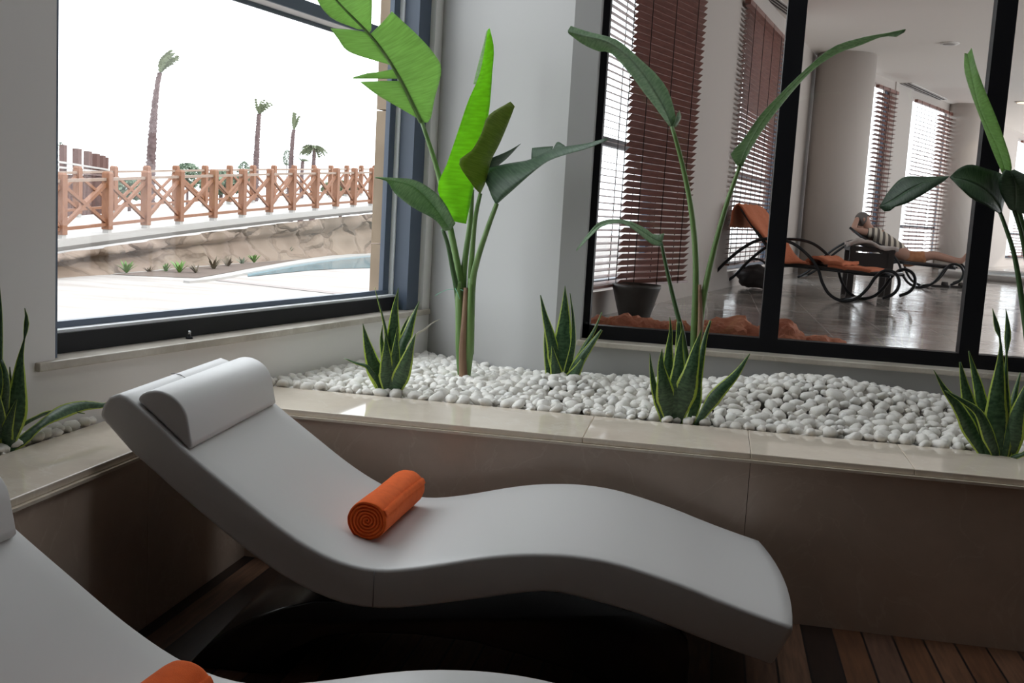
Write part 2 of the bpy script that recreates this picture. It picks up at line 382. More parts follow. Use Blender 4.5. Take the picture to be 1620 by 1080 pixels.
# outdoors
M['deck'] = mat('pale_stone_paving', (0.32, 0.30, 0.28), 0.7); noisy(M['deck'], (0.265, 0.235, 0.215), (0.36, 0.34, 0.325), 1.3, 5, 'Object', (0.6, 2.5, 1))
M['white_stone'] = mat('white_deck_stone', (0.36, 0.345, 0.33), 0.7)
M['bridge_wood'] = mat('orange_stained_wood', (0.20, 0.08, 0.035), 0.6); noisy(M['bridge_wood'], (0.16, 0.058, 0.026), (0.23, 0.10, 0.046), 8, 4, 'Object', (8, 8, 1))
M['pale_rail'] = mat('bleached_wood_rail', (0.24, 0.17, 0.13), 0.6)
def rubble():
    m = mat('sandstone_rubble', (0.5, 0.38, 0.27), 0.85)
    vec = coords(m, 'Object', (0.9, 0.9, 1.5))
    nz = nd(m, 'ShaderNodeTexNoise', Scale=1.4, Detail=3.0); lk(m, vec, nz.inputs['Vector'])
    mixv = nd(m, 'ShaderNodeVectorMath', operation='ADD'); sc = nd(m, 'ShaderNodeVectorMath', operation='SCALE'); sc.inputs['Scale'].default_value = 0.5
    lk(m, nz.outputs['Color'], sc.inputs[0]); lk(m, vec, mixv.inputs[0]); lk(m, sc.outputs[0], mixv.inputs[1])
    v = nd(m, 'ShaderNodeTexVoronoi', Scale=1.15); lk(m, mixv.outputs[0], v.inputs['Vector'])
    e = nd(m, 'ShaderNodeTexVoronoi', Scale=1.15, feature='DISTANCE_TO_EDGE'); lk(m, mixv.outputs[0], e.inputs['Vector'])
    hs = nd(m, 'ShaderNodeSeparateColor'); lk(m, v.outputs['Color'], hs.inputs[0])
    c = ramp(m, hs.outputs[0], [(0.0, (0.155, 0.108, 0.080)), (0.5, (0.205, 0.155, 0.115)), (1.0, (0.18, 0.122, 0.095))])
    n = nd(m, 'ShaderNodeTexNoise', Scale=7.0, Detail=6.0); lk(m, coords(m), n.inputs['Vector'])
    c = mixc(m, math_(m, 'MULTIPLY', n.outputs['Fac'], 0.5), c, (0.235, 0.19, 0.15))
    gl = ramp(m, e.outputs['Distance'], [(0.0, (1, 1, 1)), (0.035, (0, 0, 0))])
    lk(m, mixc(m, math_(m, 'MULTIPLY', gl, 0.5), c, (0.115, 0.083, 0.062)), bsdf(m).inputs['Base Color'])
    b = nd(m, 'ShaderNodeBump', Strength=0.8, Distance=0.06); lk(m, ramp(m, e.outputs['Distance'], [(0.0, (0, 0, 0)), (0.12, (1, 1, 1))]), b.inputs['Height']); lk(m, b.outputs[0], bsdf(m).inputs['Normal'])
    return m
M['rubble'] = rubble()
M['sandblock'] = mat('sandstone_block', (0.30, 0.22, 0.15), 0.85); noisy(M['sandblock'], (0.25, 0.185, 0.125), (0.36, 0.275, 0.195), 5, 6)
M['water'] = mat('pool_water', (0.05, 0.20, 0.27), 0.06); bump(M['water'], 3.0, 0.15, 0.02)
M['trunk'] = mat('palm_trunk', (0.11, 0.07, 0.07), 0.9); noisy(M['trunk'], (0.085, 0.052, 0.052), (0.15, 0.105, 0.105), 9, 4)
M['frond'] = mat('palm_frond', (0.13, 0.155, 0.085), 0.6); M['frond_dry'] = mat('dry_palm_frond', (0.17, 0.16, 0.10), 0.7)
M['bush'] = mat('hazy_bush', (0.16, 0.21, 0.15), 0.7); M['spiky'] = mat('bright_spiky_leaf', (0.09, 0.20, 0.03), 0.5)
M['shrub_red'] = mat('reddish_shrub_leaf', (0.12, 0.095, 0.065), 0.7)
M['pergola'] = mat('brown_pergola_wood', (0.09, 0.04, 0.032), 0.7)
M['earth'] = mat('planting_soil', (0.11, 0.08, 0.065), 0.95)
M['screen_dark'] = mat('dark_screen', (0.10, 0.10, 0.12), 0.6)
# ================================================================== THE SETTING
def wallbox(name, s0, s1, o0, o1, z0, z1, m):
    vs = [LP(s, o, z) for z in (z0, z1) for s, o in ((s0, o0), (s1, o0), (s1, o1), (s0, o1))]
    b = MB(); b.add(vs, [(0,3,2,1),(4,5,6,7),(0,1,5,4),(1,2,6,5),(2,3,7,6),(3,0,4,7)]); return struct(b.build(name, m))

RC = 4.8                                   # ceiling of the relaxation room
S0, S1 = 2.287, 4.545                       # the outer window along the window wall
WZ0, WZ1 = 0.742, 4.55
OW = -2.370                                # room face of the window wall
# window wall
b = MB()
def wb(b, s0, s1, o0, o1, z0, z1):
    vs = [LP(s, o, z) for z in (z0, z1) for s, o in ((s0, o0), (s1, o0), (s1, o1), (s0, o1))]
    b.add(vs, [(0,3,2,1),(4,5,6,7),(0,1,5,4),(1,2,6,5),(2,3,7,6),(3,0,4,7)])
wb(b, -4.7, S0, OW, -2.56, -0.1, RC)
wb(b, S0, S1, OW, -2.56, -0.1, WZ0-0.025)
wb(b, S0, S1, OW, -2.56, WZ1, RC)
wb(b, S1, 4.72, OW, -2.50, -0.1, RC)
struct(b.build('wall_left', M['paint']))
# stone cladding outside, right of the window
b = MB(); z = -0.1
for h in (0.53, 0.62, 0.62, 0.61, 0.62, 0.6):
    wb(b, 4.405, 5.2, -2.512, -2.585, z, z+h-0.006); z += h
struct(b.build('wall_outside', M['sandblock']))
# slanted pier in the corner and the wall with the inner window
C0 = LP(4.62, OW, 0); E0 = Vector((-0.62, 4.40, 0))
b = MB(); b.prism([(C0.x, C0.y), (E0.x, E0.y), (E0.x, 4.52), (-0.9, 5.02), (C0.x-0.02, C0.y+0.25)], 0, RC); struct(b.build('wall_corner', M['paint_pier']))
YW = 4.40
W2L, W2R, W2B, W2T = -0.513, 3.30, 0.722, 3.70
b = MB()
b.box((-0.62, YW, 0), (W2L, YW+0.16, RC)); b.box((W2L, YW, 0), (W2R, YW+0.16, W2B-0.024)); b.box((W2L, YW, W2T), (W2R, YW+0.16, RC)); b.box((W2R, YW, 0), (4.6, YW+0.16, RC))
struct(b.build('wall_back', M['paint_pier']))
b = MB(); b.box((4.5, -3.6, 0), (4.6, YW+0.1, RC)); struct(b.build('wall_right', M['paint_dark']))
A = LP(-3.7, OW, 0)
b = MB(); b.box((A.x-0.4, -3.7, 0), (4.6, -3.55, RC)); struct(b.build('wall_front', M['paint_dark']))
KX0, KX1, KY0, KY1, KZ = -1.1, 2.6, 2.7, 4.3, RC+1.0      # unseen roof light added over the planter for more light from above
b = MB()
b.prism([(A.x-0.3, -3.7), (4.6, -3.7), (4.6, KY0), (LP(2.9, OW, 0).x-0.2, KY0)], RC, RC+0.08)
b.prism([(LP(2.9, OW, 0).x-0.2, KY0), (KX0, KY0), (KX0, 5.1), (C0.x-0.1, 5.1)], RC, RC+0.08); b.prism([(KX1, KY0), (4.6, KY0), (4.6, YW+0.1), (KX1, YW+0.1)], RC, RC+0.08); b.prism([(KX0, KY1), (KX1, KY1), (KX1, YW+.1), (KX0, 5.1)], RC, RC+0.08)
for x0, y0, x1, y1 in ((KX0-.1, KY0-.1, KX1+.1, KY0), (KX0-.1, KY1, KX1+.1, KY1+.1), (KX0-.1, KY0, KX0, KY1), (KX1, KY0, KX1+.1, KY1)): b.box((x0, y0, RC+.08), (x1, y1, KZ))
struct(b.build('ceiling', M['ceiling']))
struct(MB().box((KX0-.05, KY0-.05, KZ), (KX1+.05, KY1+.05, KZ+.01)).build('window_9', M['glass']))
portal('daylight_roof_light', ((KX0+KX1)/2, (KY0+KY1)/2, KZ+.02), (1, 0, 0), KX1-KX0, KY1-KY0, (0, 0, -1))
A0 = LP(-3.7, OW-0.05, 0)
b = MB(); b.prism([(A0.x, A0.y), (A0.x-.3, -3.7), (4.6, -3.7), (4.6, YW+0.05), (-0.62, YW+0.05), (C0.x, C0.y+0.05)], -0.06, 0.0); struct(b.build('floor', M['planks']))

# ---- outer window (window_1)
w1 = thing('window_1', LP(3.4, -2.44, WZ0), None, None); w1['kind'] = 'structure'
def part(b, name, m, p): o = b.build(name, m, p); o['kind'] = 'structure'; return o
b = MB()
wb(b, S0+0.001, S0+0.027, -2.390, -2.50, WZ0+0.001, WZ1); wb(b, 4.432, S1-0.002, -2.395, -2.50, WZ0+0.001, WZ1); wb(b, S0+0.027, 4.432, -2.395, -2.50, WZ1-0.07, WZ1)
part(b, 'window_frame', M['blue_frame'], w1)
b = MB(); wb(b, S0+0.027, 4.432, -2.445, -2.505, WZ0+0.001, 0.803); part(b, 'bottom_rail', M['black_frame'], w1)
b = MB(); wb(b, S0+0.027, 4.432, -2.455, -2.49, 0.803, 0.812); wb(b, 4.422, 4.432, -2.47, -2.492, 0.812, WZ1-0.07); part(b, 'window_bead', M['gasket'], w1)
b = MB(); wb(b, S0+0.027, 4.425, -2.49, -2.515, 0.803, 0.832); wb(b, 4.37, 4.425, -2.492, -2.515, 0.83, WZ1-0.07); part(b, 'sash', M['blue_frame'], w1)
b = MB(); wb(b, S0+0.027, 4.432, -2.445, -2.455, 1.955, 2.003); wb(b, S0+0.027, 4.432, -2.53, -2.54, 1.94, 2.003); part(b, 'transom', M['blue_frame'], w1)
b = MB(); wb(b, S0+0.027, 4.432, -2.4551, -2.5299, 1.956, 2.000); part(b, 'transom_soffit', M['pink_bead'], w1)
b = MB(); wb(b, S0+0.05, 4.425, -2.500, -2.505, 0.82, 1.95); wb(b, S0+0.05, 4.425, -2.500, -2.505, 1.99, WZ1-0.06); part(b, 'window_pane', M['glass'], w1)
b = MB(); vs = []
wb(b, S0-0.072, 4.60, -2.352, -2.50, WZ0-0.026, WZ0); o = b.build('trim_1', M['sill']); struct(o); bevel(o, 0.004, 2)
portal('daylight_outer_window', LP((S0+S1)/2, -2.53, (0.82+WZ1)/2), dL, S1-S0, WZ1-0.80, nL)
# window stop on the sill
k = LP(2.915, -2.412, WZ0)
o = MB().lathe(k, [(0.0115, 0), (0.0125, 0.003), (0.011, 0.007), (0.006, 0.009)], 20).build('window_stop', M['black_frame'])
tag(o, 'small black window stop with a steel pin on the marble sill', 'window stop')
b = MB().lathe(k+Vector((0, 0, 0.009)), [(0.0045, 0), (0.0045, 0.011), (0.0055, 0.012), (0.0055, 0.017), (0.003, 0.019)], 16); p = b.build('pin', M['steel'], o); p['label'] = 'steel pin'

# ---- inner window (window_2) and its sill
w2 = thing('window_2', ((W2L+W2R)/2, 4.49, W2B), None, None); w2['kind'] = 'structure'
YF = 4.47
b = MB()
b.box((W2L, YF, W2B), (W2L+0.028, YF+0.06, W2T)); b.box((W2R-0.03, YF, W2B), (W2R, YF+0.06, W2T))
b.box((W2L, YF, W2B), (W2R, YF+0.06, 0.779)); b.box((W2L, YF, W2T-0.05), (W2R, YF+0.06, W2T))
part(b, 'window_frame', M['black_frame'], w2)
for x0, x1 in ((0.220, 0.2935), (0.998, 1.0725), (1.776, 1.85), (2.555, 2.63)):
    b = MB(); b.box((x0, YF-0.002, 0.7785), (x1, YF+0.062, W2T-0.05)); part(b, 'mullion', M['black_frame'], w2)
b = MB(); b.box((W2L+0.01, YF+0.028, 0.76), (W2R-0.01, YF+0.034, W2T-0.03)); part(b, 'window_pane', M['glass_hall'], w2)
b = MB(); b.box((-0.523, 4.372, 0.699), (3.4, YF+0.06, W2B-0.0005)); o = struct(b.build('trim_2', M['sill'])); bevel(o, 0.004, 2)

# ---- planter: marble faces, polished coping, soil
PX, PY, PT = -1.51, 3.353, 0.535            # faces of the two runs and top of the coping
pl = thing('planter', (PX, PY, 0), 'built-in L-shaped planter faced in beige marble with polished coping under the windows', 'planter')
YB = -2.6
def joints(x0, x1, step, first):
    xs = [x0]; x = first
    while x < x1: xs.append(x); x += step
    return xs + [x1]
xs = joints(PX, 4.49, 1.60, 0.171)
b = MB()
for x0, x1 in zip(xs[:-1], xs[1:]): b.box((x0+0.0008, PY, 0.0), (x1-0.0008, PY+0.05, PT-0.030))
ys = joints(YB, PY+0.05, 1.3, -1.2)
for y0, y1 in zip(ys[:-1], ys[1:]): b.box((PX-0.05, y0+0.0008, 0.0), (PX, y1-0.0008, PT-0.030))
b.build('front_panel', M['planter'], pl)
def slope(p, a):                            # the coping falls slightly towards the room
    return p
b = MB()
tl = 0.009                                  # rise of the coping across its width
xs = [PX-0.06, -0.36, 0.17, 0.66, 1.35, 2.4, 4.49]
for x0, x1 in zip(xs[:-1], xs[1:]):
    x0 += 0.0004; x1 -= 0.0004
    ya, yb = PY-0.001, 3.687
    xa = x0
    b.add([(x0, ya, PT-0.022), (x1, ya, PT-0.022), (x1, yb, PT-0.016), (x0, yb, PT-0.016), (x0, ya, PT-0.002), (x1, ya, PT-0.002), (x1, yb, PT+tl-0.002), (x0, yb, PT+tl-0.002)],
          [(0,3,2,1),(4,5,6,7),(0,1,5,4),(1,2,6,5),(2,3,7,6),(3,0,4,7)])
xa, xb = -1.771, PX+0.001
for y0, y1 in ((YB, 0.2), (0.2, 1.7), (1.7, PY-0.007)):
    b.add([(xa, y0, PT-0.018), (xb, y0, PT-0.022), (xb, y1, PT-0.022), (xa, y1, PT-0.018), (xa, y0, PT+0.004), (xb, y0, PT-0.002), (xb, y1, PT-0.002), (xa, y1, PT+0.004)],
          [(0,3,2,1),(4,5,6,7),(0,1,5,4),(1,2,6,5),(2,3,7,6),(3,0,4,7)])
b.add([(xa, PY-0.007, PT-0.018), (PX-0.06, PY-0.007, PT-0.018), (PX-0.06, 3.687, PT-0.016), (xa, 3.687, PT-0.016), (xa, PY-0.007, PT+0.004), (PX-0.06, PY-0.007, PT+0.001), (PX-0.06, 3.687, PT+tl-0.002), (xa, 3.687, PT+tl-0.002)],
          [(0,3,2,1),(4,5,6,7),(0,1,5,4),(1,2,6,5),(2,3,7,6),(3,0,4,7)])
o = b.build('coping', M['coping'], pl); bevel(o, 0.003, 2); o['label'] = 'polished cream marble coping'
b = MB(); b.box((PX-0.002, PY-0.011, PT-0.0305), (4.49, PY+0.03, PT-0.0222)); b.box((PX-0.03, YB, PT-0.0305), (PX+0.011, PY, PT-0.0222))
o = b.build('coping_bead', M['coping'], pl)
XE = 4.49
bed_poly = [(PX-0.05, 3.40), (XE, 3.40), (XE, YW), (E0.x, YW), (C0.x, C0.y-0.002), (LP(3.9, OW, 0).x, LP(3.9, OW, 0).y), (LP(-1.9, OW, 0).x, LP(-1.9, OW, 0).y), (PX-0.05, YB)]
b = MB(); b.prism(bed_poly, 0.02, 0.495); b.build('soil', M['soil'], pl)

# ---- heaped pebbles
def sstep(a, b, x):
    t = max(0, min(1, (x-a)/(b-a))); return t*t*(3-2*t)
def bedz(x, y):
    z = 0.548 + 0.030*sstep(3.7, 4.35, y)*sstep(-0.95, -0.45, x)
    z += 0.085*math.exp(-(((x-0.45)/0.42)**2 + ((y-4.22)/0.26)**2))
    z += 0.03*math.exp(-(((x+0.55)/0.16)**2 + ((y-4.12)/0.14)**2))
    z += 0.022*math.exp(-(((x-1.1)/0.35)**2 + ((y-4.2)/0.25)**2))
    z -= 0.022*sstep(4.3, 4.9, y)
    return z
def in_bed(x, y, r=0.0):
    if x > 1.75 or y > 5.0: return False
    p = Vector((x, y, 0))
    if p.dot(nL) < OW + r: return False
    # right run behind the coping, and the wedge behind the left coping
    if y > 3.687 + r*0.7:
        if x > E0.x: return y < YW - r
        n = Vector((E0.y-C0.y, C0.x-E0.x, 0)).normalized()      # pier face
        if n.y > 0: n = -n
        return (p-C0).dot(n) > r
    return x < -1.771 - r*0.6 and y > 1.9
def pebble_mesh(k):
    rnd = random.Random(100+k); bm = bmesh.new(); bmesh.ops.create_icosphere(bm, subdivisions=2, radius=1.0)
    sx, sy, sz = rnd.uniform(0.95, 1.35), rnd.uniform(0.75, 1.0), rnd.uniform(0.58, 0.85); off = Vector((rnd.uniform(-9, 9), rnd.uniform(-9, 9), rnd.uniform(-9, 9)))
    for v in bm.verts:
        d = 1 + 0.34*mnoise.noise(v.co*1.3+off) + 0.16*mnoise.noise(v.co*2.6+off)
        v.co = Vector((v.co.x*sx, v.co.y*sy, v.co.z*sz))*d
    for f in bm.faces: f.smooth = True
    me = bpy.data.meshes.new('pebble'); bm.to_mesh(me); bm.free(); me.materials.append(M['pebble']); return me
peb = [pebble_mesh(k) for k in range(12)]
spots = []; cell = {}
def try_spot(x, y, r):
    kx, ky = int(x/0.03), int(y/0.03)
    for i in range(-2, 3):
        for j in range(-2, 3):
            for (a, c, r2) in cell.get((kx+i, ky+j), ()):
                if (a-x)**2+(c-y)**2 < ((r+r2)*0.86)**2: return False
    cell.setdefault((kx, ky), []).append((x, y, r)); return True
rnd = random.Random(3)
for t in range(60000):
    r = rnd.uniform(0.0185, 0.0285) if t < 30000 else rnd.uniform(0.012, 0.018)
    if rnd.random() < 0.12:
        s = rnd.uniform(1.9, 4.2); p = LP(s, OW + rnd.uniform(0.0, 0.25), 0); x, y = p.x, p.y
    else: x, y = rnd.uniform(-1.62, 1.75), rnd.uniform(3.68, 4.98)
    if not in_bed(x, y, r): continue
    if y < 3.687 and r > 0.024: continue
    if try_spot(x, y, r): spots.append((x, y, r))
def cam_uv(p):
    d = p-EYE; w = d.dot(_f)
    return (810+F*d.dot(_r)/w, 540-F*d.dot(_up)/w) if w > 0.1 else (-1e4, 0)
def shown(s):
    px, py = cam_uv(Vector((s[0], s[1], 0.55)))
    return 0 < px < 1620 and not (150 < px < 440)
vis = [s for s in spots if shown(s)]
vis.sort(key=lambda s: -s[2]/Vector((s[0], s[1], 0.7)).length)
single = set(vis[:300])
stuff = MB()
def peb_tf(x, y, r, layer=0):
    q = random.Random(int(x*1e5)+int(y*1e5)*7)
    return Matrix.Translation((x, y, bedz(x, y)-r*0.15+q.uniform(-0.004, 0.005)-layer)) @ Matrix.Rotation(q.uniform(0, 6.28), 4, 'Z') @ Matrix.Rotation(q.uniform(-0.5, 0.5), 4, 'X') @ Matrix.Rotation(q.uniform(-0.5, 0.5), 4, 'Y') @ Matrix.Scale(r, 4)
k = 0
for s in spots:
    x, y, r = s; T = peb_tf(x, y, r); me = peb[k % 12]; k += 1
    if s in single:
        o = bpy.data.objects.new('pebble', me); COL.objects.link(o); o.matrix_world = T
        tag(o, 'one of the rounded white pebbles filling the marble planter bed', 'pebble', 'white pebbles in the planter bed')
    else:
        stuff.add([T @ v.co for v in me.vertices], [tuple(f.vertices) for f in me.polygons], True)
n_single = len(single)
# lower layer that closes the gaps
for t in range(9000):
    x, y = rnd.uniform(-1.62, 1.75), rnd.uniform(3.69, 4.98)
    if t % 8 == 0: p = LP(rnd.uniform(1.9, 4.2), OW + rnd.uniform(0.0, 0.25), 0); x, y = p.x, p.y
    r = rnd.uniform(0.016, 0.022)
    if not in_bed(x, y, r) or not (t % 3 == 0): continue
    me = peb[t % 12]; T = peb_tf(x, y, r, 0.022)
    stuff.add([T @ v.co for v in me.vertices], [tuple(f.vertices) for f in me.polygons], True)
o = stuff.build('pebbles', M['pebble']); tag(o, 'white pebbles heaped between and behind the larger ones in the planter', 'pebbles', kind='stuff')

# ================================================================== LOUNGERS
TH = math.radians(4.5)
def lounger(name, label, loc):
    t = thing(name, loc, label, 'lounger', TH, 'grey wave loungers')
    Mw = WM[t.name]
    def loc2(p): return Mw @ Vector(p)
    uc = -0.40
    top = [(-1.308,.662),(-1.300,.690),(-1.282,.714),(-1.258,.724),(-1.236,.718),(-1.205,.697),(-1.134,.640),(-1.066,.583),(-.947,.498),(-.828,.416),(-.727,.361),(-.640,.333),(-.562,.327),(-.482,.339),(-.402,.358),(-.323,.379),(-.244,.396),(-.166,.406),(-.088,.410),(-.009,.406),(.069,.393),(.195,.361),(.289,.331),(.383,.303),(.465,.281)]
    bot = [(.427,.176),(.315,.207),(.204,.240),(.077,.277),(-.081,.305),(-.160,.306),(-.333,.267),(-.493,.231),(-.607,.222),(-.706,.240),(-.824,.290),(-.943,.365),(-1.063,.452),(-1.225,.578)]
    T = [(p.x, p.y) for p in spline([(a, b_, 0) for a, b_ in top[4:]], 60)]
    prof = top[:4] + T + [(.470,.272)] + [(p.x, p.y) for p in spline([(a, b_, 0) for a, b_ in bot], 40)]
    W = 0.35
    def extrude(prof, y0, y1, ny=1):
        b = MB(); n = len(prof); vs = []
        for j in range(ny+1):
            y = y0+(y1-y0)*j/ny
            vs += [loc2((u-uc + 0.030*sstep(0.30, 0.47, u)*(1-(y/W)**2), y, z)) for u, z in prof]
        fs = [tuple(range(n)), tuple(ny*n+i for i in range(n))[::-1]]
        for j in range(ny):
            for i in range(n): fs.append((j*n+i, j*n+n+i, j*n+n+(i+1) % n, j*n+(i+1) % n)[::1])
        b.add(vs, fs, True); return b
    b = extrude(prof[::-1], -W, W, 10)
    o = b.build('cushion', M['vinyl'], t); bevel(o, 0.011, 3, 50)
    # piping along the upper edges and the joint in the side cover
    b = MB()
    for sy in (-1, 1): b.tube([loc2((u-uc, sy*(W-0.0075), z-0.006)) for u, z in prof[2:-45]], 0.0042, 6)
    for sy in (-1, 1): b.tube([loc2((-.575-uc, sy*(W+0.0003), z)) for z in (.322, .27, .228)], 0.0016, 5)
    b.tube([loc2((-1.262-uc-0.01, 0.0, .7245)), loc2((-1.245-uc, 0, .7225)), loc2((-1.215-uc, 0, .706))], 0.0013, 5)
    b.build('piping', M['vinyl_seam'], t)
    # head pillow: half-round roll lying on the back rest
    pp = [(-1.214,.708),(-1.206,.722),(-1.185,.734),(-1.156,.737),(-1.125,.728),(-1.100,.709),(-1.084,.684),(-1.076,.650),(-1.066,.600),(-1.072,.590),(-1.140,.648)]
    pp = [(p.x, p.y) for p in spline([(a, b_, 0) for a, b_ in pp[:9]], 24)] + pp[9:]
    b = extrude(pp[::-1], -0.335, 0.322)
    o = b.build('pillow', M['vinyl'], t); bevel(o, 0.007, 3, 50)
    # black base: bent hollow plinth with an arched opening
    outer = [(-1.075,0.0),(-1.052,.030),(-1.02,.066),(-.97,.108),(-.905,.150),(-.82,.188),(-.735,.216),(-.66,.223),(-.607,.223),(-.493,.232),(-.333,.268),(-.160,.306),(-.081,.304),(.02,.29),(.10,.269),(.165,.252),(.20,.235),(.222,.205),(.230,.16),(.232,.0)]
    inner = [(.13,.0),(.06,.055),(-.06,.095),(-.18,.122),(-.32,.146),(-.47,.150),(-.60,.142),(-.72,.115),(-.82,.06),(-.86,0.0)]
    b = extrude((outer+inner)[::-1], -0.318, 0.318)
    o = b.build('base', M['black'], t); bevel(o, 0.006, 2, 50); o['label'] = 'black lacquered arched base'
    b = MB()
    b.add([loc2((u-uc, y, z)) for y in (-0.10, 0.10) for u, z in ((-1.105,.484),(-1.075,.461),(-1.075,.400),(-1.105,.440))], [(0,1,2,3),(7,6,5,4),(0,4,5,1),(1,5,6,2),(2,6,7,3),(3,7,4,0)])
    o = b.build('support_block', M['black'], t); o['label'] = 'small black block under the back rest'
    return t
def on_lounger(loc, u, v, z):
    return Matrix.Translation(Vector(loc)) @ Matrix.Rotation(TH, 4, 'Z') @ Vector((u+0.40, v, z))
U_ = Vector((math.cos(TH), math.sin(TH), 0)); V_ = Vector((-math.sin(TH), math.cos(TH), 0))
L1 = U_*(-0.40) + V_*2.9
TH2 = TH - 0.052
_cr = L1 + Vector((0.030, -1.400, 0)) + Matrix.Rotation(TH, 3, 'Z') @ Vector((0.244, 0.35, 0))
L2 = _cr - Matrix.Rotation(TH2, 3, 'Z') @ Vector((0.244, 0.35, 0))
lg = lounger('lounger', 'grey wave-shaped lounger set parallel to the long marble planter face', L1)
lg2 = copy_tree(lg)
for _c in lg2.children:
    if _c.name.startswith('pillow'): _c.location = (0.026, 0, -0.021)
lg2.location = L2; lg2.rotation_euler.z = TH2; WM[lg2.name] = Matrix.Translation(L2) @ Matrix.Rotation(TH2, 4, 'Z')
lg2['label'] = 'nearest grey wave-shaped lounger, cut off by the lower left corner'

def rolled_towel(name, label, a, b_, r, seed):
    a = Vector(a); b_ = Vector(b_); ax = (b_-a); L = ax.length; ax.normalize(); sd = ax.cross(Vector((0,0,1))).normalized(); up = sd.cross(ax)
    n = 72; mb = MB(); rn = random.Random(seed); off = Vector((rn.uniform(0, 9), 0, 0))
    def P(x, ang, rr):
        w = 1 + 0.035*mnoise.noise(Vector((math.cos(ang)*1.2, math.sin(ang)*1.2, x*7))+off) + 0.02*mnoise.noise(Vector((math.cos(ang)*3, math.sin(ang)*3, x*12))+off)
        q = sd*math.cos(ang)*rr*w*1.03 + up*math.sin(ang)*rr*w
        if q.dot(up) < -r*0.93: q += up*(-r*0.93-q.dot(up))
        return a + ax*x + q
    rows = []
    rings = 34; pitch = r/6.2
    def groove(rr, ang, s):
        g = (rr/pitch - s*ang/(2*PI) + 0.18*mnoise.noise(Vector((math.cos(ang)*1.5, math.sin(ang)*1.5, rr*40))+off)) % 1.0
        d = abs(g-0.5)*2
        return 0.011*max(0, (d-0.55)/0.45) + 0.006*(1-rr/r)
    for k in range(rings):
        rr = r*0.93*(0.03+0.97*k/(rings-1)); rows.append([P(groove(rr, 2*PI*i/n, 1), 2*PI*i/n, rr) for i in range(n+1)])
    for x, f in ((0.000, 0.965), (0.005, 0.99), (0.012, 1.0)): rows.append([P(x, 2*PI*i/n, r*f) for i in range(n+1)])
    for k in range(1, 24): rows.append([P(0.012+(L-0.024)*k/24, 2*PI*i/n, r) for i in range(n+1)])
    for x, f in ((L-0.012, 1.0), (L-0.005, 0.985), (L, 0.95)): rows.append([P(x, 2*PI*i/n, r*f) for i in range(n+1)])
    for k in range(rings):
        rr = r*0.93*(1-0.97*k/(rings-1)); rows.append([P(L-groove(rr, 2*PI*i/n, -1), 2*PI*i/n, rr) for i in range(n+1)])
    mb.grid(rows)
    # the loose end of the cloth along the roll
    fl = []
    for i in range(25):
        x = 0.004+(L-0.008)*i/24; fl.append([P(x, 0.55+da+0.05*math.sin(x*9), r*f) for da, f in ((-0.22, 1.055), (-0.05, 1.06), (0.10, 1.05), (0.12, 0.98))])
    mb.grid(fl)
    o = mb.build(name, M['towel']); return tag(o, label, 'towel', 'rolled orange towels')
tz = 0.3335 + 0.0515
ta, tb = Vector((-0.861, 2.690, 0.386)), Vector((-0.861, 3.085, 0.384))
rolled_towel('rolled_towel', 'orange towel rolled up on the seat of the lounger by the marble planter', ta, tb, 0.0545, 1)
def on2(p): return L2 + Matrix.Rotation(TH2-TH, 3, 'Z') @ (p-L1) + Vector((-0.004, -0.064, 0.0))
rolled_towel('rolled_towel', 'orange rolled towel at the bottom edge on the nearest lounger', on2(ta), on2(tb), 0.0545, 2)
# ================================================================== PLANTS
def fwd(p): return (p-EYE).dot(_f)
def blade(parent, name, m, pts, wid, fold=0.18, twist=0.0, scale=None):
    """a strap leaf: pts = centre line (3D), wid = full widths in metres"""
    n = 22; P = spline(pts, n)
    W = [w.x for w in spline([(w, 0, i*0.001) for i, w in enumerate(wid)], n)] if len(wid) > 2 else [wid[0]+(wid[1]-wid[0])*i/(n-1) for i in range(n)]
    rows = []
    for i, p in enumerate(P):
        t = (P[min(i+1, n-1)]-P[max(i-1, 0)]).normalized(); toc = (EYE-p).normalized()
        sd = t.cross(toc).normalized(); dp = sd.cross(t)
        tw = twist if not hasattr(twist, '__len__') else twist[0]+(twist[1]-twist[0])*i/(n-1)
        a = sd*math.cos(tw)+dp*math.sin(tw); nb = t.cross(a); w = max(0.0008, W[i])
        rows.append([p + a*(w/2*k) + nb*(fold*w*(abs(k)**1.4)) for k in (-1, -0.75, -0.4, 0, 0.4, 0.75, 1)])
    uvs = [((k+1)/2, i/(n-1)) for i in range(n) for k in (-1, -0.75, -0.4, 0, 0.4, 0.75, 1)]
    b = MB(); b.grid(rows, True, uvs); o = b.build(name, m, parent)
    s = o.modifiers.new('thickness', 'SOLIDIFY'); s.thickness = 0.0022; s.offset = 0
    return o
def snake(label, base, o0, sc, leaves):
    """leaves: (material, [(px, py, dY)...] tip to base in crop pixels, widths in crop px, fold, twist)"""
    t = thing('snake_plant', base, label, 'plant', 0, 'snake plants in the planter')
    for m, pts, wid, fold, tw in leaves:
        c = [at(o0[0]+x/sc, o0[1]+y/sc, base.y+d) for x, y, d in pts]
        w = [1.24*q/sc*fwd(c[min(len(c)-1, int(i*len(c)/len(wid)))])/F for i, q in enumerate(wid)]
        c.append(base+Vector(((c[-1].x-base.x)*0.6, (c[-1].y-base.y)*0.4, -0.05))); w.append(w[-1]*0.8)
        if m == 'snake' and max(wid) > 40 and wid[0] < 12:
            k = len(w); w = [x*(1+0.22*math.exp(-((i/(k-1)-0.30)/0.20)**2))*(1-0.22*sstep(0.6, 1.0, i/(k-1))) for i, x in enumerate(w)]
        blade(t, 'leaf', M[m], c, w, fold, tw)
    return t
S, D = 'snake', 'snake_dry'
b1 = onz(619, 620, 0.548)
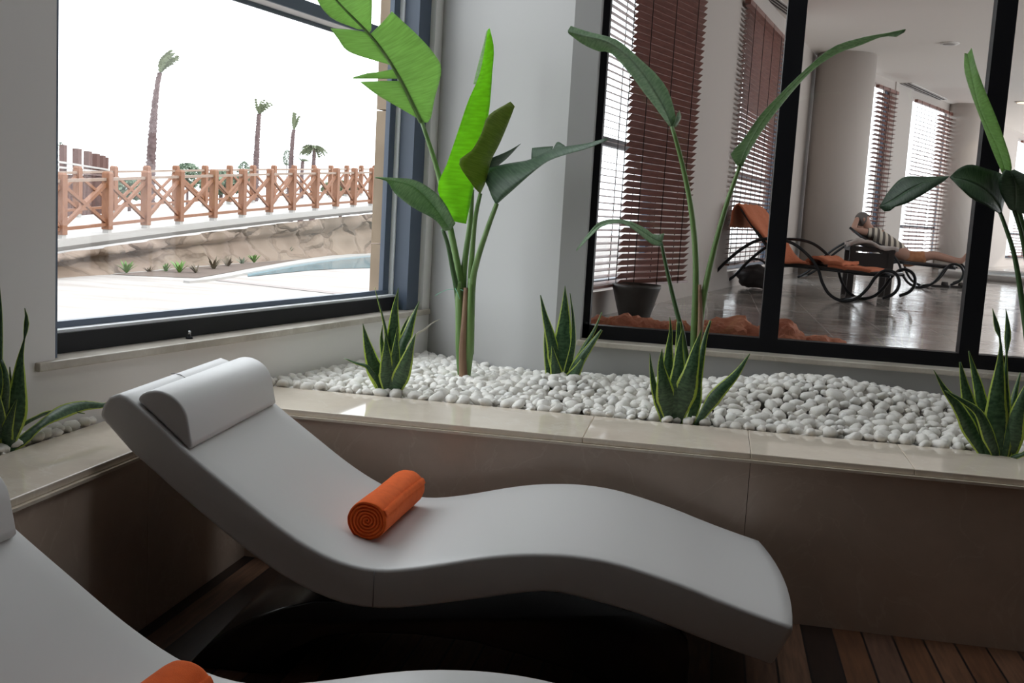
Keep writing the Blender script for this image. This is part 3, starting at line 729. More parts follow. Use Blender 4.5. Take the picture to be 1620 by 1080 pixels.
snake('snake plant with yellow leaf edges below the right end of the big window', b1, (540, 440), 5.4, [
    (S, [(285,80,.05),(318,200,.04),(360,340,.03),(395,520,.02),(415,900,0)], [0,26,42,50,40], .25, .9),
    (S, [(488,80,.03),(460,250,.04),(450,420,.04),(445,600,.03),(430,930,0)], [0,88,108,100,60], .12, .1),
    (S, [(668,190,.06),(605,350,.05),(560,480,.04),(510,620,.03),(450,930,0)], [0,82,105,90,55], .2, -.3),
    (S, [(580,320,.08),(532,430,.07),(500,600,.05),(455,900,.01)], [0,66,76,50], .2, .2),
    (S, [(183,385,-.02),(222,550,-.02),(268,700,-.01),(335,900,0)], [0,80,112,60], .2, .35),
    (S, [(25,682,-.05),(120,720,-.05),(215,745,-.04),(262,800,-.03),(335,905,0)], [5,10,16,58,44], .3, .7),
    (S, [(352,400,.02),(345,520,.02),(370,660,.01),(400,900,0)], [0,62,60,50], .25, .4),
    (S, [(376,470,-.04),(385,620,-.04),(388,780,-.03),(405,950,-.01)], [0,88,108,66], .14, .05),
    (S, [(478,415,-.02),(468,560,-.02),(455,750,-.02),(430,960,-.01)], [0,80,86,56], .15, -.1),
    (S, [(636,470,-.05),(590,600,-.05),(530,780,-.04),(455,965,-.01)], [0,104,112,66], .15, -.15),
    (D, [(840,350,.02),(775,382,.01),(710,440,0),(640,485,-.01),(560,640,-.01)], [3,10,32,14,8], .1, .3)])
b2 = onz(893, 603, 0.572)
snake('dark snake plant against the corner edge of the pale pier', b2, (440, 340), 3.0, [
    (S, [(1245,380,-.02),(1268,480,-.02),(1300,600,-.01),(1335,790,0)], [3,40,50,42], .2, .3),
    (S, [(1362,335,.02),(1360,480,.02),(1350,620,.01),(1340,790,0)], [0,50,78,52], .12, 0),
    (S, [(1385,370,.04),(1402,500,.04),(1400,620,.02),(1365,790,0)], [2,26,32,28], .2, .5),
    (S, [(1268,540,.0),(1276,640,0),(1300,790,0)], [8,38,40], .2, .3),
    (S, [(1300,620,-.05),(1312,700,-.04),(1330,792,-.01)], [2,42,40], .2, 0),
    (S, [(1537,460,.0),(1500,545,0),(1445,640,0),(1375,785,0)], [3,14,36,34], .25, -.4),
    (S, [(1535,545,-.03),(1480,620,-.03),(1430,690,-.02),(1375,790,0)], [8,34,42,36], .25, -.3),
    (S, [(1445,690,-.05),(1412,745,-.04),(1370,800,-.01)], [18,52,40], .15, -.2)])
b3 = onz(1065, 662, 0.552)
snake('dark snake plant in front of the tall two-leaved plant', b3, (990, 470), 5.143, [
    (S, [(195,455,-.01),(212,600,-.01),(242,750,-.01),(300,940,0)], [2,52,62,50], .25, .5),
    (S, [(358,160,.03),(366,280,.03),(352,430,.03),(350,620,.02),(370,940,0)], [3,24,84,96,60], .14, .1),
    (S, [(430,200,.05),(428,330,.05),(425,500,.04),(400,920,0)], [24,58,64,60], .15, 0),
    (S, [(465,245,.0),(440,400,.0),(430,600,-.01),(410,800,-.01),(385,970,0)], [2,72,112,110,80], .12, -.05),
    (S, [(295,420,-.03),(288,550,-.03),(310,690,-.03),(332,830,-.02),(360,1000,0)], [2,56,112,110,60], .15, .15),
    (S, [(618,258,-.02),(572,420,-.02),(530,600,-.03),(480,780,-.02),(425,970,0)], [2,92,130,128,86], .12, -.1),
    (S, [(690,190,.04),(645,330,.04),(612,500,.03),(580,700,.02),(560,890,.01)], [14,60,72,72,60], .2, -.2),
    (S, [(1010,460,.02),(900,620,.0),(790,735,-.02),(722,812,-.02),(630,945,-.01)], [6,78,58,34,36], .15, -.2)])
b4 = onz(1576, 716, 0.549)
snake('dark snake plant beside the coping at the right edge of the photo', b4, (1440, 460), 4.0, [
    (S, [(148,500,-.02),(218,620,-.02),(310,740,-.01),(395,900,0),(460,1020,0)], [0,58,70,72,52], .2, .3),
    (S, [(220,630,-.05),(325,690,-.05),(440,775,-.04),(515,950,-.03),(545,1040,-.01)], [2,40,60,62,50], .25, .4),
    (S, [(315,450,.03),(350,620,.03),(400,800,.02),(490,1020,0)], [8,70,92,80], .12, .1),
    (S, [(370,380,.06),(402,500,.06),(440,650,.05),(510,1000,.01)], [4,52,80,70], .15, 0),
    (S, [(520,110,.0),(540,190,.0),(549,232,.0),(572,330,.0),(566,500,0),(548,700,0),(540,1030,0)], [0,24,7,42,92,120,84], .12, .05),
    (S, [(605,112,.02),(613,180,.02),(617,262,.02),(610,400,.02),(600,600,.01),(580,1030,0)], [0,28,7,70,90,80], .15, -.2),
    (S, [(698,515,.04),(662,650,.03),(640,800,.02),(605,1030,0)], [6,42,62,60], .2, -.3),
    (S, [(750,560,-.02),(700,700,-.02),(660,850,-.01),(620,1030,0)], [8,80,100,80], .15, -.15),
    (S, [(770,970,-.05),(715,1030,-.04),(650,1055,-.02)], [10,26,34], .3, -.3)])
b0 = onz(10, 716, 0.530)
snake('snake plant at the left edge with one leaf bent far to the right', b0, (0, 430), 3.6, [
    (S, [(140,205,.04),(152,265,.04),(148,325,.04),(138,385,.04),(116,500,.03),(106,640,.02),(88,800,.01),(50,960,0)], [0,22,18,6,60,104,76,52], .15, .1),
    (S, [(-8,30,.03),(4,200,.03),(4,350,.03),(-2,560,.02),(8,900,0)], [0,28,34,44,50], .2, .2),
    (S, [(652,712,.40),(605,755,.36),(485,757,.28),(380,782,.2),(285,832,.12),(200,892,.07),(125,960,.03),(55,1015,0)], [8,56,30,28,40,50,52,36], .2, -.35),
    (S, [(482,806,.26),(400,796,.22),(290,800,.16),(200,836,.09),(120,884,.05),(60,960,.01)], [4,22,20,24,34,38], .25, .8),
    (S, [(97,725,-.03),(72,790,-.03),(42,880,-.02),(14,1000,0)], [2,44,70,52], .2, -.2),
    (S, [(5,500,-.02),(30,570,-.02),(38,650,-.02),(28,760,-.01),(10,960,0)], [18,42,46,64,60], .2, .3),
    (S, [(55,540,.02),(60,640,.02),(50,800,.01),(20,980,0)], [2,24,42,40], .2, .2),
    (S, [(-30,620,-.05),(-10,760,-.04),(0,900,-.02),(5,1000,0)], [4,60,80,60], .2, .2)])

def tubepx(b, pts, wpx):
    P = spline([at(*p) for p in pts], 22)
    ws = [w.x for w in spline([(w, 0, i*0.001) for i, w in enumerate(wpx)], 22)] if len(wpx) > 2 else [wpx[0]+(wpx[1]-wpx[0])*i/21 for i in range(22)]
    return b.tube(P, [w/2*fwd(p)/F for w, p in zip(ws, P)], 10)
def half(b, mid, edge, nv=18, nu=7, belly=0.0):
    """one half of a leaf blade between the midrib and the rim (lists of (px, py, Y))"""
    A = spline([at(*p) for p in mid], nv); B = spline([at(*p) for p in edge], nv)
    rows = []
    for i in range(nv):
        tang = (A[min(i+1, nv-1)]-A[max(i-1, 0)]).normalized(); e = B[i]-A[i]
        nb = tang.cross(e); nb = nb.normalized() if nb.length > 1e-9 else Vector((0, 0, 0))
        if nb.dot(EYE-A[i]) < 0: nb = -nb
        rows.append([A[i].lerp(B[i], j/(nu-1)) + nb*(belly*e.length*math.sin(PI*j/(nu-1))) for j in range(nu)])
    b.grid(rows, True, [(j/(nu-1), i/(nv-1)) for i in range(nv) for j in range(nu)])
def finish_leaf(b, m, parent, label=None):
    o = b.build('leaf', M[m], parent)
    s = o.modifiers.new('thickness', 'SOLIDIFY'); s.thickness = 0.0012; s.offset = 0
    if label: o['label'] = label
    return o
def q3(pts, o=(480, 0), sc=3.0):                 # crop pixels -> photo pixels, third value = depth
    return [(o[0]+x/sc, o[1]+y/sc, d) for x, y, d in pts]
def stalk(parent, pts, w, m='stalk'):
    b = MB(); tubepx(b, pts, w); return b.build('stalk', M[m], parent)

# ---- tall plant in the corner
pa = onz(733, 596, 0.545); Y = pa.y
pA = thing('strelitzia', pa, 'tall broad-leaved plant with five large leaves in the corner beside the big window', 'plant')
b = MB()
mid = lambda *a: q3(a)
half(b, mid((557,578,Y-.04),(520,490,Y-.10),(470,400,Y-.16),(430,330,Y-.20),(390,265,Y-.24),(345,205,Y-.28),(313,165,Y-.31)),
        mid((560,582,Y-.04),(600,572,Y-.02),(622,470,Y-.02),(654,335,Y-.06),(625,262,Y-.12),(545,170,Y-.2),(420,54,Y-.3)), 22, 9, .05)
half(b, mid((310,160,Y-.31),(250,105,Y-.35),(200,50,Y-.39),(150,0,Y-.42),(90,-70,Y-.46)),
        mid((322,140,Y-.3),(324,60,Y-.34),(325,0,Y-.38),(315,-60,Y-.42),(220,-130,Y-.46)), 16, 7, .04)
half(b, mid((555,572,Y-.05),(520,490,Y-.10),(490,435,Y-.14),(460,385,Y-.17)),
        mid((548,566,Y-.05),(470,520,Y-.12),(350,450,Y-.2),(268,388,Y-.25)), 14, 7, -.04)
half(b, mid((452,374,Y-.17),(440,350,Y-.18),(428,327,Y-.2)),
        mid((236,374,Y-.3),(233,368,Y-.3),(300,348,Y-.26)), 8, 7, .03)
half(b, mid((420,312,Y-.2),(390,265,Y-.24),(345,205,Y-.28),(300,152,Y-.32)),
        mid((352,292,Y-.24),(215,245,Y-.33),(165,185,Y-.37),(128,134,Y-.39)), 14, 7, -.05)
half(b, mid((290,140,Y-.32),(235,88,Y-.36),(190,42,Y-.39),(150,0,Y-.42),(90,-70,Y-.46)),
        mid((262,140,Y-.33),(150,96,Y-.4),(95,48,Y-.43),(65,0,Y-.45),(30,-70,Y-.48)), 14, 7, -.04)
la = finish_leaf(b, 'leaf_mid', pA, 'huge torn leaf leaning across the window')
bm = MB(); tubepx(bm, mid((557,578,Y-.04),(470,398,Y-.16),(390,263,Y-.24),(313,163,Y-.31),(200,48,Y-.39),(90,-72,Y-.46)), (7,5,4,3.5,3,3)); bm.build('midrib', M['stalk'], la)
b = MB()
half(b, mid((772,1062,Y+.0),(806,900,Y+.02),(848,700,Y+.03),(882,520,Y+.03),(896,350,Y+.02),(904,230,Y+.01),(884,134,Y)),
        mid((712,1050,Y-.06),(638,900,Y-.1),(682,775,Y-.09),(735,620,Y-.07),(782,480,Y-.05),(838,345,Y-.03),(876,140,Y-.01)), 24, 9, -.06)
finish_leaf(b, 'leaf_bright', pA, 'upright bright lime-green leaf')
b = MB()
half(b, mid((893,400,Y+.03),(898,300,Y+.03),(900,200,Y+.02),(880,138,Y+.01)), mid((806,400,Y+.08),(835,285,Y+.08),(858,200,Y+.05),(868,150,Y+.02)), 12, 6, .08)
finish_leaf(b, 'leaf_mid', pA, 'curled back edge of the upright leaf')
b = MB()
half(b, mid((838,922,Y-.06),(866,860,Y-.06),(892,760,Y-.05),(927,690,Y-.04),(966,600,Y-.02),(1003,505,Y)),
        mid((815,895,Y-.12),(738,772,Y-.16),(800,712,Y-.13),(846,630,Y-.1),(878,548,Y-.07),(982,482,Y-.01)), 18, 8, .08)
finish_leaf(b, 'leaf_brown', pA, 'folded leaf with a yellow brown-tipped end')
b = MB()
half(b, mid((866,865,Y-.05),(872,800,Y-.04),(890,750,Y-.03)), mid((885,790,Y),(950,765,Y+.06),(1032,681,Y+.12)), 8, 6, .05)
finish_leaf(b, 'leaf_dark', pA)
b = MB()
half(b, mid((915,972,Y-.1),(990,905,Y-.14),(1080,825,Y-.17),(1160,765,Y-.2),(1250,732,Y-.23),(1350,704,Y-.27),(1446,664,Y-.3)),
        mid((878,890,Y-.08),(852,812,Y-.03),(950,780,Y-.06),(1080,756,Y-.1),(1190,705,Y-.14),(1340,681,Y-.24),(1440,654,Y-.29)), 22, 8, .06)
half(b, mid((1082,760,Y-.1),(1130,755,Y-.12),(1180,738,Y-.14)), mid((1086,702,Y-.06),(1140,697,Y-.08),(1185,694,Y-.1)), 8, 5, .05)
half(b, mid((1180,738,Y-.14),(1215,722,Y-.16),(1250,712,Y-.18)), mid((1186,705,Y-.11),(1206,673,Y-.1),(1240,690,Y-.13)), 8, 5, -.08)
finish_leaf(b, 'leaf_dark', pA, 'dark leaf pointing right with a curled tip')
b = MB(); Z = Y-.12
half(b, mid((340,842,Z-.18),(430,858,Z-.14),(520,882,Z-.1),(600,955,Z-.05),(655,1030,Z-.02),(700,1090,Z)),
        mid((342,840,Z-.18),(420,843,Z-.17),(520,852,Z-.15),(600,893,Z-.11),(665,955,Z-.06),(722,1060,Z-.01)), 18, 7, .06)
half(b, mid((340,842,Z-.18),(430,858,Z-.14),(520,882,Z-.1),(600,955,Z-.05),(655,1030,Z-.02),(700,1092,Z)),
        mid((341,844,Z-.18),(398,862,Z-.16),(432,915,Z-.13),(520,985,Z-.1),(620,1040,Z-.06),(668,1096,Z-.01)), 18, 7, -.06)
finish_leaf(b, 'leaf_grey', pA, 'grey-green leaf drooping left over the window frame')
for pts, w, mm in (
    ([(667,192,Y-.04),(690,262,Y-.02),(706,330,Y),(720,400,Y),(730,460,Y),(733,540,Y)], (6,8,10,13,14,14), 'stalk'),
    ([(700,362,Z+.02),(708,385,Y-.08),(716,425,Y-.05),(724,470,Y-.03),(728,545,Y-.01)], (6,7,8,10,12), 'stalk_dark'),
    ([(747,300,Y+.03),(744,350,Y+.02),(737,400,Y+.02),(733,450,Y+.01),(735,560,Y)], (7,9,11,12,14), 'stalk'),
    ([(760,306,Y-.06),(752,345,Y-.04),(747,400,Y-.02),(744,450,Y),(742,540,Y)], (6,7,8,9,12), 'stalk'),
    ([(786,322,Y-.1),(770,365,Y-.08),(754,415,Y-.05),(747,455,Y-.03),(743,560,Y-.02)], (7,9,10,12,14), 'stalk')):
    stalk(pA, pts, w, mm)
b = MB()
tubepx(b, [(725,445,Y-.03),(727,500,Y-.04),(729,560,Y-.04),(731,602,Y-.03)], (10,14,16,13)); tubepx(b, [(746,440,Y-.03),(744,500,Y-.04),(741,560,Y-.04),(737,602,Y-.03)], (11,14,16,13))
b.build('stem', M['stalk'], pA)
b = MB(); tubepx(b, [(737,455,Y-.04),(735,500,Y-.05),(732,550,Y-.06),(733,600,Y-.05)], (7,11,12,14)); o = b.build('leaf_sheath', M['sheath'], pA); o['label'] = 'dry brown sheath on the stem'
M['twine'] = mat('mint_twine', (0.25, 0.62, 0.45), 0.7)
b = MB(); c = at(735, 458, Y)
b.tube([c + Vector((0.037*math.cos(a), 0.042*math.sin(a), 0.006*math.sin(2*a))) for a in [2*PI*i/24 for i in range(25)]], 0.0016, 6)
b.tube(spline([at(720,457,Y-.03), at(708,458,Y-.05), at(694,464,Y-.06), at(688,468,Y-.06)], 10), 0.0011, 5); b.tube(spline([at(720,456,Y-.05), at(724,464,Y-.06), at(727,473,Y-.06)], 8), 0.0013, 5)
tag(b.build('twine', M['twine']), 'mint-green twine tied around the stem of the corner plant', 'twine')

# ---- plant in front of the inner window
pb = onz(1098, 643, 0.556); Y = pb.y
pB = thing('strelitzia', pb, 'tall plant with three narrow arching leaves in front of the inner window', 'plant')
o5 = (880, 0); s5 = 3.857
P5 = lambda *a: q3(a, o5, s5)
b = MB()
mids = ((70,188,Y-.2),(150,215,Y-.19),(300,250,Y-.17),(420,330,Y-.13),(520,440,Y-.1),(600,560,Y-.07),(660,665,Y-.04),(705,775,Y-.02))
half(b, P5(*mids), P5((88,158,Y-.19),(200,195,Y-.14),(345,232,Y-.1),(425,283,Y-.07),(515,365,Y-.03),(612,455,Y),(690,570,Y+.02),(738,748,Y+.01)), 20, 7, -.06)
half(b, P5(*mids), P5((75,205,Y-.2),(160,268,Y-.16),(255,312,Y-.12),(335,325,Y-.08),(450,450,Y-.04),(535,565,Y-.02),(605,655,Y),(690,770,Y)), 20, 7, -.06)
half(b, P5((705,775,Y-.02),(725,740,Y-.01),(738,690,Y)), P5((735,768,Y+.03),(762,715,Y+.04),(748,672,Y+.03)), 6, 4, .1)
finish_leaf(b, 'leaf_grey', pB, 'pale leaf arching up to the left')
b = MB(); c6 = lambda *a: [(x, y, d) for x, y, d in a]
m2 = ((1170,262,Y-.02),(1180,236,Y-.04),(1206,191,Y-.08),(1240,150,Y-.12),(1280,110,Y-.16),(1320,83,Y-.2),(1362,66,Y-.24),(1402,55,Y-.28),(1433,47,Y-.31))
half(b, m2, c6((1166,262,Y-.02),(1156,243,Y-.07),(1172,226,Y-.09),(1202,183,Y-.11),(1231,152,Y-.14),(1273,111,Y-.18),(1317,75,Y-.22),(1366,59,Y-.26),(1402,52.5,Y-.29),(1432,46,Y-.31)), 26, 6, .06)
half(b, m2, c6((1174,263,Y-.02),(1189,234,Y+.0),(1212,198,Y-.04),(1252,147,Y-.08),(1288,109,Y-.13),(1326,84,Y-.18),(1360,72,Y-.22),(1397,57.5,Y-.27),(1416,59,Y-.29),(1431,51,Y-.31)), 26, 6, .06)
finish_leaf(b, 'leaf_grey', pB, 'long thin leaf arching up to the right')
b = MB(); o7 = (880, 260); P7 = lambda *a: q3(a, o7, s5)
m3 = ((122,525,Y-.25),(205,425,Y-.2),(270,368,Y-.17),(370,345,Y-.14),(450,365,Y-.1),(530,415,Y-.07),(590,455,Y-.05),(645,480,Y-.04))
half(b, P7(*m3), P7((120,522,Y-.25),(190,428,Y-.2),(258,355,Y-.17),(350,334,Y-.13),(440,345,Y-.08),(540,388,Y-.03),(600,430,Y-.02),(660,420,Y-.02)), 20, 6, .05)
half(b, P7(*m3), P7((124,528,Y-.25),(222,428,Y-.22),(280,378,Y-.2),(375,357,Y-.18),(455,385,Y-.15),(530,445,Y-.11),(590,490,Y-.08),(655,500,Y-.05)), 20, 6, .05)
finish_leaf(b, 'leaf_grey', pB, 'small leaf drooping to the left')
for pts, w, mm in (
    ([(1063,200,Y-.02),(1076,246,Y),(1090,310,Y),(1099,380,Y),(1101,450,Y),(1098,540,Y),(1097,640,Y)], (6,8,9,10,11,13,14), 'stalk'),
    ([(1171,262,Y-.02),(1152,315,Y-.01),(1136,370,Y),(1121,430,Y),(1110,490,Y),(1104,560,Y),(1101,642,Y)], (6,8,9,10,11,13,14), 'stalk'),
    ([(1046,384,Y-.05),(1058,440,Y-.03),(1070,490,Y-.02),(1080,530,Y-.01),(1090,600,Y),(1093,642,Y)], (5,6,7,8,10,11), 'stalk_dark')):
    stalk(pB, pts, w, mm)
b = MB(); tubepx(b, [(1107,450,Y-.01),(1108,520,Y-.02),(1103,580,Y-.02),(1100,645,Y-.02)], (5,10,14,16)); b.build('leaf_sheath', M['sheath'], pB)

# ---- plant at the right edge
pc = onz(1650, 690, 0.55); Y = pc.y
pC = thing('strelitzia', pc, 'broad-leaved plant with dark leaves cut off by the right edge of the photo', 'plant')
b = MB()
fold = ((1531,85,Y-.1),(1537,117,Y-.1),(1548,164,Y-.09),(1562,198,Y-.08),(1580,236,Y-.06),(1592,274,Y-.04))
half(b, fold, ((1526,84,Y-.1),(1526,112,Y-.05),(1537,150,Y-.04),(1552,190,Y-.03),(1570,238,Y-.02),(1586,275,Y-.02)), 18, 5, .05)
half(b, fold, ((1537,76,Y-.1),(1545,107,Y-.15),(1559,145,Y-.15),(1580,196,Y-.13),(1600,258,Y-.1),(1596,284,Y-.05)), 18, 6, .05)
finish_leaf(b, 'leaf_mid', pC, 'upright rolled leaf')
o4 = (1380, 60); s4 = 3.858; P4 = lambda *a: q3(a, o4, s4)
b = MB()
m4 = P4((42,1030,Y-.3),(130,985,Y-.27),(220,930,Y-.24),(320,880,Y-.2),(400,858,Y-.17),(470,846,Y-.14))
half(b, m4, P4((45,1024,Y-.3),(105,928,Y-.24),(192,850,Y-.2),(320,848,Y-.16),(400,845,Y-.14),(472,843,Y-.13)), 16, 6, -.05)
half(b, m4, P4((44,1034,Y-.3),(90,1064,Y-.3),(140,1030,Y-.3),(205,1012,Y-.28),(310,955,Y-.24),(440,872,Y-.16)), 16, 6, .06)
finish_leaf(b, 'leaf_dark', pC, 'drooping tip of the lowest leaf')
b = MB()
m5 = P4((472,852,Y-.14),(540,862,Y-.12),(620,890,Y-.1),(700,940,Y-.07),(760,1010,Y-.04),(790,1075,Y-.02))
half(b, m5, P4((475,845,Y-.13),(530,795,Y-.08),(600,772,Y-.06),(700,798,Y-.03),(790,830,Y),(850,900,Y+.02)), 16, 6, -.06)
half(b, m5, P4((478,858,Y-.14),(535,915,Y-.17),(610,982,Y-.16),(690,1018,Y-.13),(740,1050,Y-.09),(785,1078,Y-.03)), 16, 6, .06)
finish_leaf(b, 'leaf_dark', pC, 'broad dark leaf bending left')
b = MB()
half(b, ((1605,335,Y-.02),(1607,315,Y-.06),(1606,290,Y-.09),(1598,270,Y-.1)), ((1596,330,Y-.02),(1583,305,Y-.06),(1580,285,Y-.09),(1590,268,Y-.1)), 10, 5, .05)
half(b, ((1605,335,Y-.02),(1607,315,Y-.06),(1606,290,Y-.09),(1598,270,Y-.1)), ((1622,338,Y+.0),(1645,318,Y-.0),(1640,288,Y-.03),(1605,268,Y-.08)), 10, 6, .05)
finish_leaf(b, 'leaf_dark', pC)
for pts, w in (([(1582,336,Y-.03),(1592,362,Y-.02),(1605,405,Y-.01),(1616,470,Y),(1628,560,Y),(1642,690,Y)], (6,7,8,9,11,14)),
               ([(1604,333,Y-.02),(1616,370,Y-.02),(1630,450,Y),(1642,560,Y),(1648,690,Y)], (6,8,9,11,14)),
               ([(1590,270,Y-.04),(1604,310,Y-.0),(1625,380,Y+.02),(1645,480,Y+.02),(1654,690,Y)], (6,7,8,10,13))): stalk(pC, pts, w, 'stalk_dark')
# ================================================================== THE HALL BEHIND THE INNER WINDOW
# shell
F0, F1 = 4.75, 15.0
b = MB()
OFF = -2.35
SILL = 0.70
def hw(s0, s1, z0, z1): wb(b, s0, s1, OFF, OFF-0.2, z0, z1)
wins = [(5.9, 8.75), (11.62, 14.6)]
hw(F0, wins[0][0], ZH-0.5, ZC); hw(wins[0][1], wins[1][0], ZH-0.5, ZC); hw(wins[1][1], 18.4, ZH-0.5, ZC)
for a, c in wins: hw(a, c, ZH-0.5, SILL); hw(a, c, 3.55, ZC)
struct(b.build('wall_hall_left', M['paint_hall']))
for i, (a, c) in enumerate(wins):
    w = thing('window_%d' % (i+3), LP((a+c)/2, OFF-0.1, SILL), None, None); w['kind'] = 'structure'
    b = MB(); wb(b, a, a+0.06, OFF-0.10, OFF-0.16, SILL, 3.55); wb(b, c-0.06, c, OFF-0.10, OFF-0.16, SILL, 3.55); wb(b, a+0.06, c-0.06, OFF-0.10, OFF-0.16, SILL, SILL+0.06); wb(b, a+0.06, c-0.06, OFF-0.10, OFF-0.16, 1.74, 1.80); wb(b, a+0.06, c-0.06, OFF-0.10, OFF-0.16, 3.49, 3.55)
    part(b, 'window_frame', M['blue_frame'], w)
    b = MB(); wb(b, a+0.05, c-0.05, OFF-0.13, OFF-0.134, SILL+0.05, 3.5); part(b, 'window_pane', M['glass'], w)
    portal('daylight_hall_window', LP((a+c)/2, OFF-0.21, 2.1), dL, c-a, 2.8, nL)
# second stretch of the facade, turning away behind the round columns
G0 = at(1366, 250, 18.6); G1 = at(1497, 250, 22.9); G0.z = G1.z = 0; gd = (G1-G0).normalized(); gn = Vector((gd.y, -gd.x, 0))
def GP(t, off, z): return G0 + gd*t + gn*off + Vector((0, 0, z))
def gbox(b, t0, t1, o0, o1, z0, z1):
    vs = [GP(t, o, z) for z in (z0, z1) for t, o in ((t0, o0), (t1, o0), (t1, o1), (t0, o1))]
    b.add(vs, [(0,3,2,1),(4,5,6,7),(0,1,5,4),(1,2,6,5),(2,3,7,6),(3,0,4,7)])
def t_at(px, y=300):                       # where a picture column meets that facade
    d = ray(px, y); n = gn; k = (G0-EYE).dot(n)/d.dot(n); return (EYE+d*k-G0).dot(gd)
tA, tB, tC, tD = t_at(1400), t_at(1428), t_at(1497), t_at(1602)
tE = t_at(1640)
b = MB()
gbox(b, -1.2, 0.0, 0, -0.2, ZH, ZC); gbox(b, tA, tB, 0.02, -0.2, ZH, ZC); gbox(b, tC, tD, 0, -0.2, ZH, ZC)
for a, c in ((0.0, tA), (tB, tC), (tD, tE)): gbox(b, a, c, 0, -0.2, ZH, ZH+0.2); gbox(b, a, c, 0, -0.2, 3.66, ZC)
gbox(b, tE, (11.0-G0.x)/gd.x+.1, 0, -0.2, ZH, ZC)
struct(b.build('wall_hall_far', M['paint_hall']))
for i, (a, c) in enumerate(((0.0, tA), (tB, tC), (tD, tE))):
    w = thing('window_%d' % (i+5), GP((a+c)/2, -0.1, ZH+0.2), None, None); w['kind'] = 'structure'
    b = MB()
    for x0, x1, z0, z1 in ((a, a+.06, ZH+.2, 3.66), (c-.06, c, ZH+.2, 3.66), (a, c, 1.3, 1.36), (a, c, ZH+.2, ZH+.26)): gbox(b, x0, x1, -.1, -.15, z0, z1)
    part(b, 'window_frame', M['blue_frame'], w)
    b = MB(); gbox(b, a+.02, c-.02, -.12, -.124, ZH+.22, 3.6); part(b, 'window_pane', M['glass'], w)
    portal('daylight_hall_window', GP((a+c)/2, -0.21, 2.1), gd, c-a, 3.0, gn)
HX = 11.0
tX = (HX-G0.x)/gd.x; YX = G0.y+gd.y*tX       # where the turning facade meets the right side
inn_ = LP(18.3, OFF, 0)
b = MB(); b.prism([(LP(F0, OFF, 0).x+0.05, 4.57), (HX, 4.57), (HX, YX), (G0.x, G0.y), (inn_.x, inn_.y), (LP(F0, OFF, 0).x-.05, LP(F0, OFF, 0).y)], ZH-0.1, ZH); struct(b.build('floor_hall', M['tiles']))
b = MB(); b.prism([(LP(F0, OFF, 0).x+.1, 4.57), (HX, 4.57), (HX, YX+.3), (G0.x-.2, G0.y+.1), (inn_.x-.2, inn_.y+.1), (LP(F0, OFF, 0).x-.2, LP(F0, OFF, 0).y)], ZC, ZC+0.1); struct(b.build('ceiling_hall', M['ceiling_hall']))
# right side of the hall: unseen openings added to brighten the hall with daylight
b = MB()
b.box((HX, 4.4, ZH), (HX+.15, 6.5, ZC)); b.box((HX, 6.5, ZH-.1), (HX+.15, 33, 0.55)); b.box((HX, 6.5, 3.7), (HX+.15, 33, ZC)); b.box((HX, 33, ZH), (HX+.15, YX+.2, ZC))
for y in range(10, 33, 4): b.box((HX, y, 0.75), (HX+.1, y+.12, 3.5))
b.box((4.6, 4.42, ZH), (HX, 4.56, ZC))
struct(b.build('wall_hall_right', M['paint_hall']))
portal('daylight_hall_side', (HX+.16, 19.75, 2.1), (0, 1, 0), 26.5, 3.1, (-1, 0, 0))
# round columns
def column(px, Y, r, n):
    c = at(px, 250, Y); b = MB(); b.lathe((c.x, c.y, 0), [(r, ZH), (r, ZC)], 48); struct(b.build('trim_%d' % n, M['paint_hall']))
column(1325, 16.9, 0.43, 3); column(1521, 22.9, 0.36, 4)
b = MB(); c = at(1274, 250, 17.9); b.box((c.x-.12, c.y-.1, ZH), (c.x+.12, c.y+.1, ZC)); struct(b.build('trim_5', M['paint_hall']))

# venetian blinds
def blind(P, n_cord, label, z0, z1, L, tilt, pitch=0.046, wslat=0.052):
    """P(t, off, z): point along the blind"""
    c = P(L/2, 0.0, z1); t = thing('venetian_blind', c, label, 'blind', 0, 'wooden venetian blinds in the hall')
    b = MB(); z = z0+0.03; ca, sa = math.cos(tilt)*wslat/2, math.sin(tilt)*wslat/2
    while z < z1-0.06:
        vs = [P(x, o*ca, z+o*sa+h) for x in (0, L) for o, h in ((-1, -.0013), (1, -.0013), (1, .0013), (-1, .0013))]
        b.add(vs, [(0,1,2,3),(7,6,5,4),(0,4,5,1),(1,5,6,2),(2,6,7,3),(3,7,4,0)]); z += pitch
    b.build('slats', M['slat'], t)
    b = MB(); b.bar(P(0, 0, z1-.025), P(L, 0, z1-.025), 0.06, 0.05); b.build('headrail', M['slat'], t)
    b = MB(); b.bar(P(0, 0, z0+.008), P(L, 0, z0+.008), 0.055, 0.018); b.build('bottom_rail', M['slat'], t)
    for i in range(n_cord):
        x = L*(i+0.5)/n_cord; b = MB()
        for o in (-1, 1): b.tube([P(x, o*wslat*0.52, z0), P(x, o*wslat*0.52, z1)], 0.0035, 5)
        b.build('cord', M['cord'], t)
    return t
def s_at(px, y=300, off=OFF):
    d = ray(px, y); k = (off-EYE.dot(nL))/d.dot(nL); return (EYE+d*k).dot(dL)
f1 = lambda t, off, z: LP(5.95+t, OFF+0.06+off, z)
blind(f1, 3, 'open wooden blind letting bright light through, by the left frame of the inner window', 0.74, 3.55, 2.7, -0.2)
dd = Vector((0.3746, 0.927, 0)); dA = Vector((-0.66, 8.0, 0)) + nL*0.14 - dd*0.33; dn = Vector((dd.y, -dd.x, 0))
blind(lambda t, off, z: dA + dd*t + dn*off + Vector((0, 0, z)), 3, 'dark red-brown wooden blind hanging in front of the wall behind the middle plant', 0.735, 3.55, 1.19, 0.75, 0.047, 0.056)
s2 = s_at(1150); s2b = s_at(1211)
